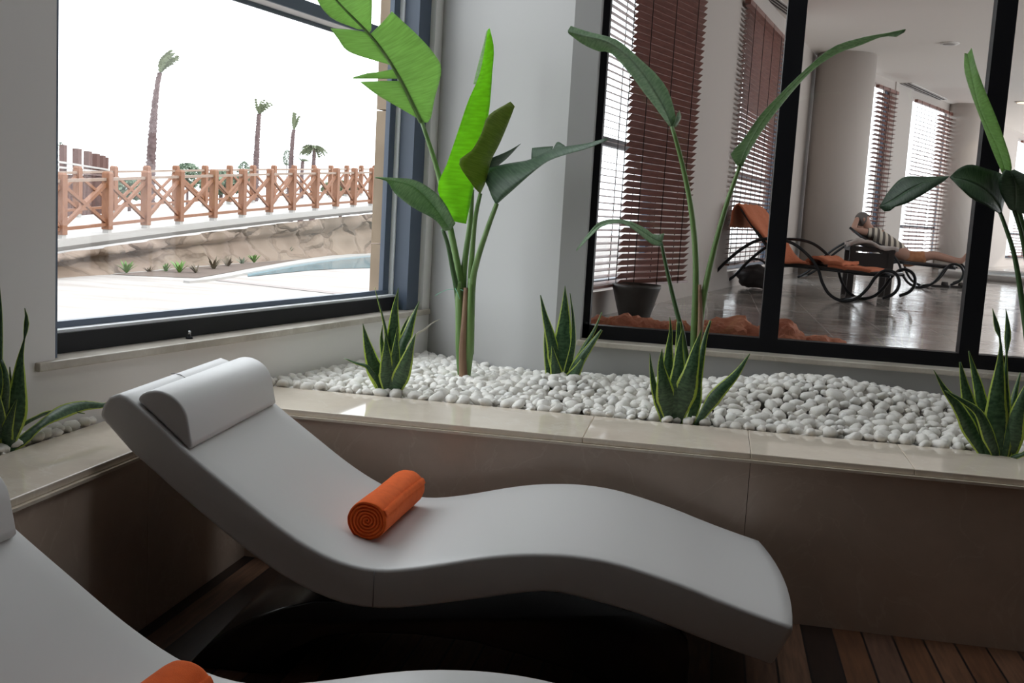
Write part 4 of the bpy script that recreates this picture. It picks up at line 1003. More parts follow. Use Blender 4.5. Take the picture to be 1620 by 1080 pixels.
blind(lambda t, off, z: LP(s2+t, OFF+0.06+off, z), 4, 'half-open wooden blind behind the orange-draped lounge chair', 0.78, 3.52, s2b-s2, 0.35, 0.05, 0.056)
for (px0, px1, lab, tl) in ((1367, 1399, 'narrow wooden blind just right of the big round column', .3), (1430, 1466, 'white-lit open blind under the ceiling grille behind the man', -.42), (1467, 1495, 'pinkish half-closed blind left of the small round column', .35), (1604, 1638, 'distant blind at the right edge behind the right-hand plant', -.25)):
    a = t_at(px0); c = t_at(px1)
    blind(lambda t, off, z, a=a: GP(a+t, 0.06+off, z), 3, lab, ZH+0.24, 3.62, c-a, tl, 0.075, 0.075)

# ceiling fittings
def downlight(px, py, on, label):
    p = onz(px, py, ZC); o = MB().lathe((p.x, p.y, ZC-0.02), [(0.085, 0.0), (0.125, 0.004), (0.13, 0.0195)], 28).build('downlight', M['trim_white']); tag(o, label, 'ceiling light', 'hall downlights')
    o2 = MB().lathe((p.x, p.y, ZC-0.026), [(0.07, 0), (0.084, 0.0055)], 24).build('lens', M['lamp'] if on else M['lamp_off'], o)
    if on:
        d = bpy.data.lights.new('downlight_beam', 'SPOT'); d.energy = 6; d.spot_size = 1.9; d.color = (1, .8, .55); l = bpy.data.objects.new('downlight_beam', d); COL.objects.link(l); l.location = (p.x, p.y, ZC-0.05)
downlight(1502, 68, False, 'unlit round downlight in the hall ceiling left of the second black mullion')
downlight(1617, 161, True, 'lit yellow downlight in the hall ceiling at the right edge')
def grille(p, q, wdt, nslot, label):
    p = onz(*p, ZC); q = onz(*q, ZC); t = thing('ceiling_grille', (p+q)/2, label, 'vent', 0, 'hall ceiling grilles')
    b = MB(); b.bar(p-Vector((0,0,.006)), q-Vector((0,0,.006)), wdt, 0.012); b.build('frame', M['vent'], t)
    b = MB(); sd = (q-p).normalized().cross(Vector((0,0,1)))
    for i in range(nslot):
        o = sd*(wdt*((i+.5)/nslot-.5)*.86); b.bar(p+o-Vector((0,0,.0135)), q+o-Vector((0,0,.0135)), wdt/nslot*.45, .003)
    b.build('slots', M['cord'], t)
grille((1205,-14), (1262,28), 0.16, 3, 'slotted grille in the hall ceiling above the half-open blind')
grille((1424,131), (1482,157), 0.40, 5, 'slotted grille in the hall ceiling in front of the white-lit window')

# rocks along the inside of the glass
def rock(c, r, seed, label):
    rn = random.Random(seed); bm = bmesh.new(); bmesh.ops.create_icosphere(bm, subdivisions=4, radius=1.0); off = Vector((seed*3.1, seed*1.7, 0))
    sc = Vector((rn.uniform(1.0, 1.25), rn.uniform(.8, 1.1), rn.uniform(.85, 1.0)))
    for v in bm.verts:
        n0 = v.co.normalized()
        d = 1 + 0.45*mnoise.noise(n0*1.5+off) + 0.22*abs(mnoise.noise(n0*3.3+off)) + 0.10*mnoise.noise(n0*8+off)
        v.co = Vector((n0.x*sc.x, n0.y*sc.y, max(-0.75, n0.z)*sc.z))*d*r
    zmin = min(v.co.z for v in bm.verts)
    for v in bm.verts: v.co.z -= zmin
    for f in bm.faces: f.smooth = False
    me = bpy.data.meshes.new('rock'); bm.to_mesh(me); bm.free(); me.materials.append(M['rock']); o = bpy.data.objects.new('rock', me); COL.objects.link(o); o.location = c; WM[o.name] = Matrix.Translation(c)
    return tag(o, label, 'rock', 'orange rocks behind the inner window')
YR = 5.35
def rk(px, py_top, seed, r, label, Y=YR):
    p = at(px, py_top, Y); rock(Vector((p.x, p.y, ZH)), r, seed, label)
for px, py, sd, r, lab in ((948, 512, 1, .135, 'pinkish-orange rock at the left end of the rock row behind the glass'), (1000, 500, 2, .155, 'orange rock below the dark pot behind the glass'),
        (1040, 506, 3, .145, 'orange rock behind the drooping leaf of the middle plant'), (1075, 507, 7, .14, 'orange rock just left of the stalks of the middle plant'),
        (1140, 492, 4, .185, 'largest orange rock right of the stalks of the middle plant'), (1192, 518, 9, .135, 'low orange rock against the left side of the first mullion'),
        (1240, 512, 5, .15, 'orange rock at the right side of the first mullion'), (1268, 520, 6, .14, 'orange rock in the middle of the second pane'), (1312, 522, 8, .14, 'rightmost orange rock behind the second pane')):
    rk(px, py, sd, r*.8, lab)
# dark tapered shape standing in for a reflection in the glass
pc0 = onz(1003, 503, ZH)
o = MB().lathe((pc0.x, pc0.y, ZH), [(0.11, 0), (0.115, .02), (0.165, .2), (0.175, .225), (0.175, .245), (0.155, .245), (0.15, .22), (0.02, .215)], 32).build('pot', M['pot'])
tag(o, 'dark tapered plant pot on the hall floor below the red-brown blind', 'pot')

# lounge chairs
def lounge_chair(label, c, rz, recline, hg=-0.30):
    """head towards -x, foot towards +x, 0.62 wide in y, origin on the floor below the seat"""
    t = thing('lounge_chair', c, label, 'lounge chair', rz, 'tubular lounge chairs in the hall'); Mw = WM[t.name]
    q = lambda x, y, z: Mw @ Vector((x, y, z))
    bx, bz = -0.62-0.0, 0.0
    hx, hz = hg-0.72*math.cos(recline), 0.32+0.72*math.sin(recline)
    b = MB(); b.grid([[q(x, y, z) for y in (-.29, .29)] for x, z in ((hg, .325), ((hg+.95)/2, .31), (.95, .29))], True); o = b.build('seat', M['sling'], t); s = o.modifiers.new('th', 'SOLIDIFY'); s.thickness = .02
    b = MB(); b.grid([[q(x, y, z) for y in (-.29, .29)] for x, z in ((hg, .33), ((hx+hg)/2, (hz+.32)/2-.01), (hx, hz))], True); o = b.build('backrest', M['sling'], t); s = o.modifiers.new('th', 'SOLIDIFY'); s.thickness = .02
    for sy in (-1, 1):
        y = sy*.32
        pts = [(-1.0, .02), (-.86, .12), (-.72, .28), (-.55, .44), (-.38, .545), (-.2, .575), (0.0, .54), (.18, .42), (.28, .30), (.335, .17), (.42, .06), (.55, .012), (.68, .05), (.78, .16), (.84, .27), (.93, .345), (1.03, .32), (1.07, .23), (1.03, .13), (.93, .075)]
        b = MB(); b.tube(spline([q(x, y, z) for x, z in pts], 70), 0.0165, 8); b.build('side_tube', M['tubes'], t)
    b = MB()
    for x, z in ((-.98, .03), (.55, .03), (.93, .31), (hg, .30)): b.tube([q(x, -.32, z), q(x, .32, z)], .012, 6)
    b.build('cross_bar', M['tubes'], t)
    b = MB()
    for sy in (-1, 1): b.tube([q(hg, sy*.285, .325), q(hx, sy*.285, hz)], .012, 6); b.tube([q(hg, sy*.285, .315), q(.97, sy*.285, .285)], .012, 6)
    b.build('seat_frame', M['tubes'], t)
    return t, q
k1 = onz(1333, 478, ZH)
RZ1 = -0.4; HG = -0.12
def seat_at(k, rz): return k - Matrix.Rotation(rz, 3, 'Z') @ Vector((0.55, -0.32, 0))
c1 = seat_at(k1, RZ1)
ch1, q1 = lounge_chair('black tubular lounge chair draped with orange towels in front of the big round column', c1, RZ1, 0.86, HG)
# orange towel over it
rec = 0.86; hx, hz = HG-0.72*math.cos(rec), 0.32+0.72*math.sin(rec)
ln = [(hx-.10, hz-.20), (hx-.095, hz-.02), (hx-.02, hz+.045), ((hx*2+HG)/3, (hz*2+.35)/3+.03), ((hx+2*HG)/3, (hz+.7)/3+.03), (HG, .365), (HG+.16, .362), (HG+.3, .356)]
b = MB(); L = spline([(x, 0, z) for x, z in ln], 40)
b.grid([[q1(p.x+.01*math.sin(j*1.3+i*.3), (j/12-.5)*.64, p.z+.006*math.sin(j*2.1+i*.7)) for j in range(13)] for i, p in enumerate(L)], True)
o = b.build('draped_towel', M['towel_dusty']); s = o.modifiers.new('th', 'SOLIDIFY'); s.thickness = .016; s.offset = 1
tag(o, 'orange towel draped over the back of the empty hall lounge chair', 'towel')
b = MB()
b.grid([[q1(.14+.36*i/10, (j/10-.5)*.60, .372+.045*math.sin(PI*min(1, i/6))+.008*math.sin(j*1.7+i)) for j in range(11)] for i in range(11)], True)
b.grid([[q1(.36+.42*i/10, (j/10-.5)*.58, .342-.018*i/10+.006*math.sin(j*1.3+i)) for j in range(11)] for i in range(11)], True)
o = b.build('folded_towel', M['towel_dusty']); s = o.modifiers.new('th', 'SOLIDIFY'); s.thickness = .03; s.offset = 0
tag(o, 'orange towel bunched on the foot end of the empty hall lounge chair', 'towel')
# dark bag beside it
pb2 = onz(1192, 456, ZH)
def bag():
    bm = bmesh.new(); bmesh.ops.create_icosphere(bm, subdivisions=4, radius=1.0)
    for v in bm.verts:
        n0 = v.co.normalized(); d = 1+.18*mnoise.noise(n0*2+Vector((4, 1, 2)))+.06*mnoise.noise(n0*5)
        v.co = Vector((n0.x*.19, n0.y*.13, max(-.8, n0.z)*.14))*d
    zm = min(v.co.z for v in bm.verts)
    for v in bm.verts: v.co.z -= zm
    for f in bm.faces: f.smooth = True
    me = bpy.data.meshes.new('bag'); bm.to_mesh(me); bm.free(); me.materials.append(M['sling']); o = bpy.data.objects.new('bag', me); COL.objects.link(o); o.location = pb2; WM[o.name] = Matrix.Translation(pb2)
    tag(o, 'slumped black bag on the floor under the back of the draped lounge chair', 'bag')
    b = MB(); b.tube(spline([pb2+Vector((x, -.02, z)) for x, z in ((-.12, .20), (-.10, .29), (0, .33), (.10, .29), (.12, .20))], 18), .012, 6); b.build('strap', M['sling'], o)
bag()
k2 = onz(1453, 456, ZH)
c2 = seat_at(k2, -0.25)
ch2, q2 = lounge_chair('black tubular lounge chair under the reclining man', c2, -0.25, 0.62, 0.2)
# side table with a white towel
kt = onz(1404, 474, ZH)
t = thing('side_table', Vector((kt.x-.22, kt.y+.25, ZH)), 'dark square side table with a white towel between the two hall lounge chairs', 'side table')
Yt = kt.y; x1 = kt.x+.03; x0 = x1-.46; zt = at(1403, 393, Yt).z
b = MB(); b.box((x0, Yt, zt-.045), (x1, Yt+.5, zt)); o = b.build('table_top', M['sling'], t)
for x in (x0+.035, x1-.035):
    for y in (Yt+.035, Yt+.465):
        b = MB(); b.box((x-.03, y-.03, ZH), (x+.03, y+.03, zt-.045)); b.build('leg', M['sling'], t)
b = MB(); b.box((x0+.03, Yt+.01, zt-.30), (x1-.03, Yt+.03, zt-.06)); b.build('apron', M['sling'], t)
b = MB()
zz = zt+.012
b.grid([[Vector((x0-.01+.50*i/14+.01*math.sin(j), Yt-.035+.44*j/10, zz+.075*math.exp(-((i-4)/3.5)**2)*(.7+.3*math.cos(j*.6))+.01*math.sin(i*1.1+j*.9))) for j in range(11)] for i in range(15)], True)
o = b.build('folded_towel', M['towel_white']); s = o.modifiers.new('th', 'SOLIDIFY'); s.thickness = .03; s.offset = 1
tag(o, 'white towel lying crumpled on the dark side table', 'towel')
# sandals
ks = onz(1500, 455, ZH)
for i, (dx, dy) in enumerate(((-.10, 0.0), (.14, .10))):
    p = ks+Vector((dx, dy, 0)); t = thing('sandal', p, ('dark sandal nearer the lounge chair legs on the hall floor', 'dark sandal nearer the black mullion on the hall floor')[i], 'sandal', 0, 'pair of dark sandals')
    b = MB(); ol = [(-.13, -.03), (-.12, .03), (-.03, .035), (.07, .05), (.125, .03), (.13, -.01), (.10, -.045), (.0, -.035)]
    b.prism([(p.x+x, p.y+y) for x, y in ol], ZH+.001, ZH+.028, False); b.build('sole', M['sling'], t)
    b = MB(); b.grid([[p+Vector((x, .048*math.cos(a), .028+.045*math.sin(a))) for x in (.015, .05, .085)] for a in [PI*k/8 for k in range(9)]], True); o = b.build('strap', M['sling'], t); s = o.modifiers.new('th', 'SOLIDIFY'); s.thickness = .006

# reclining man
def skin_mesh(name, joints, edges, m, parent=None, root=0, sub=2):
    me = bpy.data.meshes.new(name); me.from_pydata([tuple(p) for p, r in joints], edges, []); o = bpy.data.objects.new(name, me); COL.objects.link(o)
    sk = o.modifiers.new('skin', 'SKIN'); sk.use_smooth_shade = True
    for i, (p, r) in enumerate(joints):
        sv = me.skin_vertices[0].data[i]; sv.radius = (r, r) if not hasattr(r, '__len__') else r; sv.use_root = (i == root)
    su = o.modifiers.new('sub', 'SUBSURF'); su.levels = sub; su.render_levels = sub
    bpy.context.view_layer.update()
    ev = o.evaluated_get(bpy.context.evaluated_depsgraph_get()); m2 = bpy.data.meshes.new_from_object(ev); o.modifiers.clear(); o.data = m2; m2.name = name
    m2.materials.clear(); m2.materials.append(m)
    for f in m2.polygons: f.use_smooth = True
    if parent: o.parent = parent
    return o
YM = c2.y
j = lambda px, py, dy=0: at(px, py, YM+dy-.255*(px-1437)/112)
pel, sp1, sp2, nck, hd = j(1437, 408), j(1416, 396), j(1392, 379), j(1375, 362), j(1367, 347)
hipN, hipF = j(1441, 411, -.10), j(1441, 411, .10)
knN, knF = j(1474, 404, -.09), j(1476, 402, .12); anN, anF = j(1514, 414, -.07), j(1515, 412, .12)
hlN, hlF = j(1522, 414, -.07), j(1523, 412, .12); toN, toF = j(1533, 399, -.06), j(1534, 398, .14)
shN, shF = j(1382, 369, -.17), j(1382, 368, .17); elN, elF = j(1349, 364, -.27), j(1352, 356, .30); haN, haF = j(1357, 344, -.07), j(1358, 343, .07)
J = [(pel, .12), (sp1, .125), (sp2, .125), (nck, .055), (j(1371, 354), .058), (hd, .088), (j(1365, 341), .07),
     (shN, .062), (elN, .042), (haN, .032), (shF, .062), (elF, .042), (haF, .032),
     (hipN, .088), (knN, .055), (anN, .036), (hlN, .036), (toN, .026), (hipF, .088), (knF, .055), (anF, .036), (hlF, .036), (toF, .026)]
Ed = [(0,1),(1,2),(2,3),(3,4),(4,5),(5,6),(2,7),(7,8),(8,9),(2,10),(10,11),(11,12),(0,13),(13,14),(14,15),(15,16),(16,17),(0,18),(18,19),(19,20),(20,21),(21,22)]
man = skin_mesh('person', J, Ed, M['skin'])
tag(man, 'person in a striped shirt and orange shorts reclining with hands behind the head', 'person')
shirt = skin_mesh('shirt', [(j(1430, 404), .138), (sp1, .142), (sp2, .145), (j(1379, 366), .085), (shN, .078), (shN.lerp(elN, .5), .062), (shF, .078), (shF.lerp(elF, .5), .062)], [(0,1),(1,2),(2,3),(2,4),(4,5),(2,6),(6,7)], M['shirt'], man)
shorts = skin_mesh('shorts', [(j(1433, 406), .135), (pel, .135), (hipN, .105), (hipN.lerp(knN, .8), .082), (hipF, .105), (hipF.lerp(knF, .8), .082)], [(0,1),(1,2),(2,3),(1,4),(4,5)], M['shorts'], man)
# head: hair, ears, nose, eyes and mouth as small meshes on it
fx = (Vector((0.75, -.12, .62))).normalized()                # face looks forward and up
def ell(b, c, r, n=12):
    rows = [[c+Vector((r[0]*math.sin(PI*i/n)*math.cos(2*PI*k/n), r[1]*math.sin(PI*i/n)*math.sin(2*PI*k/n), r[2]*math.cos(PI*i/n))) for k in range(n+1)] for i in range(n+1)]; b.grid(rows)
b = MB(); ell(b, hd-fx*.022+Vector((-.008, 0, .016)), (.098, .088, .098)); WM[man.name] = Matrix.Identity(4); b.build('hair', M['hair'], man)
b = MB(); sdv = Vector((.12, 1, 0)).normalized(); upv = fx.cross(sdv)*-1
if upv.z < 0: upv = -upv
for s_ in (-1, 1): ell(b, hd+sdv*(s_*.082), (.016, .010, .026), 8)
ell(b, hd+fx*.088-upv*.010, (.016, .014, .020), 8); b.build('ears_and_nose', M['skin'], man)
b = MB()
for s_ in (-1, 1): ell(b, hd+fx*.078+sdv*(s_*.032)+upv*.016, (.010, .012, .008), 8)
ell(b, hd+fx*.078-upv*.042, (.012, .022, .006), 8); b.build('eyes_and_mouth', M['hair'], man)
# shallow round pool in the hall floor
pp = onz(1652, 446, ZH); b = MB(); R0 = 1.7
b.lathe((pp.x, pp.y, ZH), [(R0, .0), (R0, .09), (R0-.28, .10), (R0-.30, .06), (R0-.30, .02)], 64); o = struct(b.build('trim_6', M['white_stone']))
b = MB(); b.lathe((pp.x, pp.y, ZH), [(R0-.29, .065), (R0-.29, .07)], 48); struct(b.build('water_pool_hall', M['water']))
# ================================================================== OUTDOORS
M['edge_stone'] = mat('pinkish_edge_stone', (0.25, 0.215, 0.205), 0.7)
ZG = -0.1
def gz(px, py, z=ZG): return onz(px, py, z)
b = MB()
q = [LP(-12, -2.60, 0), LP(60, -2.60, 0), LP(60, -90, 0), LP(-12, -90, 0)]
b.prism([(p.x, p.y) for p in q][::-1], ZG-0.2, ZG); o = struct(b.build('ground', M['deck']))
# pool with its pale coping
far = [(290,447),(330,441.5),(380,431),(430,421.5),(480,412.5),(540,404.5),(600,399),(660,395)]
inn = [(300,448),(345,443),(392,434),(440,425),(490,416.5),(545,409),(600,404),(660,400)]
near = [(660,424),(600,424),(545,425),(490,428),(440,433),(392,438)]  # near water left out; pale paving stands in for its white glare
F3 = [p for p in spline([gz(x, y) for x, y in far], 24)]; I3 = [p for p in spline([gz(x, y) for x, y in inn], 24)]
h = 0.035
b = MB()
b.grid([[p+Vector((0,0,h)) for p in F3], [p+Vector((0,0,h)) for p in I3]], False); b.grid([[p+Vector((0,0,h)) for p in I3], [p+Vector((0,0,-.02)) for p in I3]], False); b.grid([[p+Vector((0,0,-.02)) for p in F3], [p+Vector((0,0,h)) for p in F3]], False)
for e in (0, -1): b.add([F3[e]+Vector((0,0,h)), I3[e]+Vector((0,0,h)), I3[e]+Vector((0,0,-.02)), F3[e]+Vector((0,0,-.02))], [(0,1,2,3)])
struct(b.build('trim_7', M['white_stone']))
wp = [p for p in spline([gz(x, y) for x, y in inn[2:]], 20)] + [gz(x, y) for x, y in near]
b = MB(); b.add([p+Vector((0,0,.008)) for p in wp], [tuple(range(len(wp)))]); struct(b.build('water', M['water']))
b = MB(); e0 = [gz(x, y) for x, y in ((342,441.5),(420,450),(500,458.5),(590,468.5),(660,476))]; e1 = [gz(x, y) for x, y in ((342,444),(420,453),(500,462),(590,472.5),(660,480.5))]
b.grid([[p+Vector((0,0,.006)) for p in e0], [p+Vector((0,0,.006)) for p in e1]], False); struct(b.build('trim_9', M['edge_stone']))
# bridge deck with its rubble wall
FA, FB = Vector((-9.45, 12.6, .33)), Vector((-8.45, 28.0, 1.20))
def FP(t): return Vector((FA.x+(FB.x-FA.x)*t - 0.35*math.sin(PI*t), FA.y+(FB.y-FA.y)*t, FA.z+(FB.z-FA.z)*t))
def BPt(t): p = FP(t); return Vector((p.x-2.6-0.4*t, p.y+3.2+3.5*t, p.z+0.12+0.12*t))
n = 40
b = MB(); rowsT = [[FP(i/n)+Vector((.11, 0, 0)) for i in range(n+1)], [BPt(i/n)+Vector((-.2, 0, -.02)) for i in range(n+1)]]
b.grid(rowsT, False); b.grid([[FP(i/n)+Vector((.11, 0, -.11)) for i in range(n+1)], rowsT[0]], False); b.grid([[FP(i/n)+Vector((.06, 0, -.18)) for i in range(n+1)], [FP(i/n)+Vector((.11, 0, -.11)) for i in range(n+1)]], False)
struct(b.build('trim_8', M['white_stone']))
b = MB()
rows = []
for k in range(9):
    f = k/8; row = []
    for i in range(n*2+1):
        t = i/(n*2); p = FP(t); top = p.z-.16; z = top+(ZG-.02-top)*f
        bulge = 0.16*mnoise.noise(Vector((t*26, f*3.0, 2))) + 0.05*mnoise.noise(Vector((t*70, f*8, 5)))
        lip = 0.22 if f < 0.30 else 0.0
        row.append(Vector((p.x+.12+lip+.38*f*f+bulge, p.y, z)))
    rows.append(row)
b.grid(rows, True); struct(b.build('wall_bridge', M['rubble']))
# railings
def solve(path, px):
    lo, hi = -0.05, 1.05
    for _ in range(40):
        m_ = (lo+hi)/2
        if cam_uv(path(m_)+Vector((0, 0, .5)))[0] < px: lo = m_
        else: hi = m_
    return (lo+hi)/2
def railing(name, label, path, pxs, hpost, wpost):
    ts = [solve(path, x) for x in pxs]; c = path(ts[len(ts)//2]); t = thing(name, c, label, 'railing', 0, 'bridge railings')
    P = [path(x) for x in ts]
    for i, p in enumerate(P):
        d = (P[min(i+1, len(P)-1)]-P[max(i-1, 0)]); d.z = 0; d.normalize(); s_ = Vector((-d.y, d.x, 0)); w = wpost/2
        def ring(h, k): return [p+d*(a*w*k)+s_*(c_*w*k)+Vector((0, 0, h)) for a, c_ in ((-1,-1),(1,-1),(1,1),(-1,1))]
        vs = ring(.05, 1)+ring(hpost-.03, 1)+ring(hpost, .7)
        b = MB(); b.add(vs, [(0,3,2,1),(0,1,5,4),(1,2,6,5),(2,3,7,6),(3,0,4,7),(4,5,9,8),(5,6,10,9),(6,7,11,10),(7,4,8,11),(8,9,10,11)])
        po = b.build('post', M['bridge_wood'], t)
        b = MB(); b.add(ring(-.01, .8)+ring(.05, .8), [(0,3,2,1),(0,1,5,4),(1,2,6,5),(2,3,7,6),(3,0,4,7),(4,5,6,7)]); b.build('post_shoe', M['white_stone'], po)
    up = lambda p, h: p+Vector((0, 0, h))
    for p, q_ in zip(P[:-1], P[1:]):
        b = MB(); b.bar(up(p, .15), up(q_, hpost-.17), .05, .055); b.bar(up(p, hpost-.17), up(q_, .15), .045, .055); b.build('cross_brace', M['bridge_wood'], t)
    b = MB()
    for p, q_ in zip(P[:-1], P[1:]): b.bar(up(p, hpost-.12), up(q_, hpost-.12), .05, .045)
    b.build('top_rail', M['pale_rail'], t)
    b = MB()
    for p, q_ in zip(P[:-1], P[1:]): b.bar(up(p, .13), up(q_, .13), .05, .05)
    b.build('bottom_rail', M['bridge_wood'], t)
    return t
railing('bridge_railing', 'front orange wooden railing with crossed braces on the near edge of the footbridge', FP, (20, 97, 170, 231, 284, 338, 384, 427, 463, 500, 532, 560, 588, 612), .96, .125)
railing('bridge_railing', 'rear orange wooden railing with crossed braces on the far edge of the footbridge', BPt, (60, 123, 180, 232, 278, 324, 363, 400, 433, 465, 496, 523, 548, 571, 592), .96, .125)
# plants along the foot of the bridge wall
def spiky(px, py, hpx, label, m, n=16, spread=.8, seed=0):
    p = gz(px, py); h = hpx*fwd(p)/F; rn = random.Random(seed+px); t = thing('border_plant', p, label, 'plant', 0, 'small plants at the foot of the bridge wall'); b = MB()
    for i in range(n):
        a = rn.uniform(0, 2*PI); L = h*rn.uniform(.75, 1.15); le = rn.uniform(.15, spread); d = Vector((math.cos(a)*le, math.sin(a)*le, 1)).normalized(); s_ = d.cross(Vector((0, 0, 1)));
        s_ = s_.normalized() if s_.length > 1e-4 else Vector((1, 0, 0)); w = h*.085
        P = [p+d*L*f+Vector((d.x, d.y, 0))*L*.35*f*f-Vector((0, 0, 1))*L*.18*f*f for f in (0, .35, .7, 1)]
        b.grid([[P[0]-s_*w*.6, P[0]+s_*w*.6], [P[1]-s_*w, P[1]+s_*w], [P[2]-s_*w*.7, P[2]+s_*w*.7], [P[3]-s_*w*.05, P[3]+s_*w*.05]], False)
    b.build('leaves', M[m], t)
for a in ((200, 432, 24, 'bright green spiky plant alone near the left end of the bridge wall', 'spiky', 20, .9), (236, 432, 15, 'small yellowish plant right of the lone spiky plant', 'shrub_red', 14, 1.0),
          (262, 431, 19, 'low green plant at the left of the planting strip', 'spiky', 14, .8), (284, 432, 26, 'yellow-green broad plant in the planting strip', 'spiky', 12, .7), (310, 433, 20, 'reddish low plant in the planting strip', 'shrub_red', 16, .9),
          (338, 427, 26, 'tallest reddish plant in the planting strip', 'shrub_red', 16, .8), (360, 423, 22, 'brownish plant in the middle of the planting strip', 'shrub_red', 14, .8), (383, 419, 16, 'small olive plant left of the round bright tuft', 'bush', 14, .9),
          (402, 416, 18, 'round bright green tuft at the right of the planting strip', 'spiky', 26, .9), (455, 408, 22, 'green leafy plant above the pool edge', 'bush', 16, .6), (491, 404, 14, 'small plant above the middle of the pool edge', 'bush', 12, .7), (545, 400, 9, 'tiny green plant near the right end of the pool edge', 'spiky', 10, .8), (566, 398, 10, 'last tiny plant before the sandstone cladding', 'spiky', 10, .8)): spiky(*a)
b = MB(); so = [gz(x, y) for x, y in ((175,434.5),(230,437),(312,440),(352,433),(405,423.5),(460,414),(520,406))]; si = [FP(solve(FP, x))+Vector((.75, 0, 0)) for x in (170, 225, 300, 345, 400, 455, 515)]
for p in si: p.z = ZG
b.grid([[p+Vector((0,0,.006)) for p in so], [p+Vector((0,0,.03)) for p in si]], False); struct(b.build('ground_planting_strip', M['earth']))

# palms
def palm(label, D, pts, wpx, crown, lean, seed, dry=False, nf=22, clen=1.0):
    """pts: trunk from below to the crown in photo pixels at depth D"""
    P = [at(x, y, D) for x, y in pts]; g = Vector((P[0].x, P[0].y, ZG)); t = thing('palm_tree', g, label, 'palm tree', 0, 'palm trees beyond the footbridge')
    n = 40; C = spline([g]+P, n); W = [w.x for w in spline([(w, 0, i*.001) for i, w in enumerate([wpx[0]]+list(wpx))], n)]
    rn = random.Random(seed); k = 14; rows = []
    for i, p in enumerate(C):
        for dz, f in ((0, 1.0), (.45, 1.22)):
            q_ = p.lerp(C[min(i+1, n-1)], dz); r = W[i]/2*D/F*f; rows.append([q_+Vector((math.cos(2*PI*a/k), math.sin(2*PI*a/k), .12*rn.random()))*r*(1+.18*rn.uniform(-1, 1)) for a in range(k)]); rows[-1].append(rows[-1][0])
    b = MB(); b.grid(rows, True); b.build('trunk', M['trunk'], t)
    top = P[-1]; s_px = D/F
    b = MB()
    for i in range(nf):
        a = rn.uniform(0, 2*PI); L = crown*s_px*rn.uniform(.65, 1.1)*clen; d0 = (Vector((lean[0], lean[1], lean[2]))+Vector((math.cos(a), math.sin(a), rn.uniform(-.3, .5)))*lean[3]).normalized()
        mid_ = []; p = top.copy(); d = d0.copy()
        for s in range(7):
            mid_.append(p.copy()); p = p+d*(L/6); d = (d+Vector((lean[4]*.12, 0, -.10*lean[5]))).normalized()
        sd = d0.cross(Vector((0, 1, .2))).normalized()
        for s in range(6):
            for q_ in range(2):
                sg = (-1, 1)[q_]; f = .16*L*(1-.5*abs(s-2.5)/3)
                o_ = mid_[s]; e = o_+(mid_[s+1]-o_)*.9+(sd*sg+Vector((0, .4*rn.uniform(-1, 1), -.3)))*f
                b.add([o_, mid_[s+1], e], [(0, 1, 2)]); b.add([o_, o_.lerp(mid_[s+1], .35), o_+(e-o_)*.8+Vector((0, 0, -.2*f))], [(0, 1, 2)])
    b.build('fronds', M['frond_dry'] if dry else M['frond'], t)
palm('tallest palm with a windblown bunched crown behind the left part of the bridge', 32, [(237,290),(240,240),(243,190),(248,140),(253,115)], (19,17,15,9,7), 42, (.28, 0, 1.0, .28, 1.2, .9), 1, nf=34)
palm('second tallest palm with a short tuft of fronds', 44, [(404,290),(406,240),(408,205),(410,180)], (12,11,9,6), 27, (.1, 0, .9, .5, .6, .7), 2, nf=16)
palm('slim palm with upright fronds right of the second tallest palm', 52, [(459,290),(461,250),(463,220),(465,205)], (11,10,7,5), 26, (.1, 0, 1, .22, .2, .4), 3, nf=14)
palm('drooping-crowned palm at the right end of the group', 52, [(495,290),(496,265),(497,248),(497,232)], (9,8,7,5), 26, (-.1, 0, -.1, 1.0, 0, 2.0), 4, nf=46)
palm('stub palm partly hidden behind the drooping-crowned palm', 50, [(477,292),(478,270),(479,255)], (8,7,5), 14, (.1, 0, .6, .9, 0, 1.6), 5, nf=14)
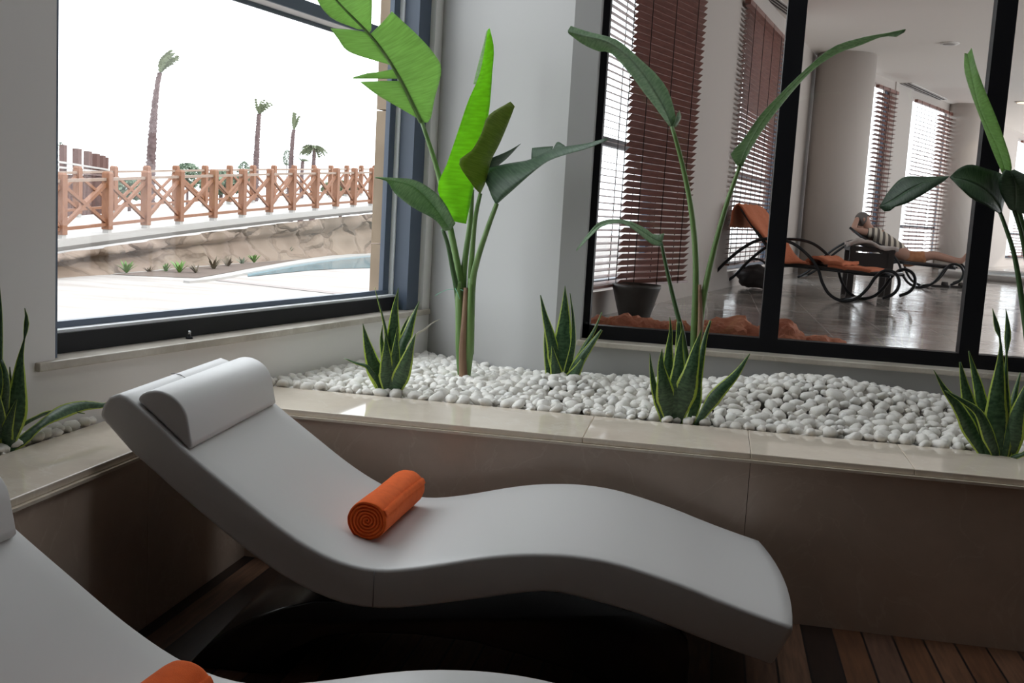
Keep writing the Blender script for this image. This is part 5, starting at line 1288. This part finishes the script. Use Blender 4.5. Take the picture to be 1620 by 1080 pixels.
def bush(px, py, wpx, hpx, D, label, seed, m='bush'):
    c = at(px, py, D); w, h = wpx*D/F, hpx*D/F; g = Vector((c.x, c.y, ZG)); t = thing('bush', g, label, 'bush', 0, 'hazy bushes beyond the footbridge'); rn = random.Random(seed); b = MB()
    for i in range(700):
        a, u_ = rn.uniform(0, 2*PI), rn.uniform(-.9, 1); rr = math.sqrt(max(0, 1-u_*u_))*rn.uniform(.75, 1.08)
        p = c+Vector((math.cos(a)*rr*w/2, math.sin(a)*rr*w/2, u_*h/2)); s_ = w*.085; d1 = Vector((rn.uniform(-1,1), rn.uniform(-1,1), rn.uniform(-1,1))).normalized()*s_; d2 = d1.cross(Vector((rn.uniform(-1,1), rn.uniform(-1,1), rn.uniform(-1,1)))).normalized()*s_*.6
        b.add([p-d1, p+d2, p+d1, p-d2], [(0,1,2,3)])
    b.build('foliage', M[m], t)
    b = MB(); b.tube([g, Vector((c.x, c.y, c.z-h*.1))], w*.05, 7); b.build('trunk', M['trunk'], t)
bush(297, 278, 46, 40, 40, 'pale round bush just right of the tallest palm', 1); bush(350, 290, 70, 36, 46, 'wide pale bush left of the second tallest palm', 2); bush(386, 275, 22, 40, 48, 'slim pale bush touching the second tallest palm', 3); bush(454, 250, 13, 26, 54, 'small green bush left of the slim palm', 4)
bush(205, 300, 60, 34, 36, 'low bush between the pergola and the tallest palm', 5); bush(540, 300, 60, 26, 60, 'low bush near the right end of the bridge', 6, 'frond')
bush(96, 252, 14, 60, 34, 'tall thin bush behind the left end of the pergola', 7)
# pergola behind the bridge
D = 30.0; pc_ = at(130, 300, D); t = thing('pergola', Vector((pc_.x, pc_.y, ZG)), 'brown wooden pergola with square posts rising beyond the left end of the bridge', 'pergola')
pts = [(100,229,9),(122,235,11),(139,239,10),(152,243,9),(162,246,8),(168,249,6)]
for x, y, w in pts:
    D2 = D*(1+(x-100)*.004); p = at(x, y, D2); r = w*D2/F/2; b = MB(); b.box((p.x-r, p.y-r, ZG), (p.x+r, p.y+r, p.z)); b.build('post', M['pergola'], t)
for yy in (0, 1, 2):
    b = MB(); P = [at(x, 254+yy*9+(x-80)*(.16-.05*yy), D*(1+(x-100)*.004)-.5) for x in (70, 100, 122, 139, 152, 170)]
    for p, q_ in zip(P[:-1], P[1:]): b.bar(p, q_, .12, .06)
    b.build('beam', M['white_stone'] if yy < 2 else M['pergola'], t)
b = MB()
for i in range(14):
    x = 90+i*6; p = at(x, 275+i*.3, D*(1+(x-100)*.004)); b.bar(Vector((p.x, p.y, ZG)), Vector((p.x, p.y, p.z)), .10, .10)
b.build('screen_slats', M['pergola'], t)
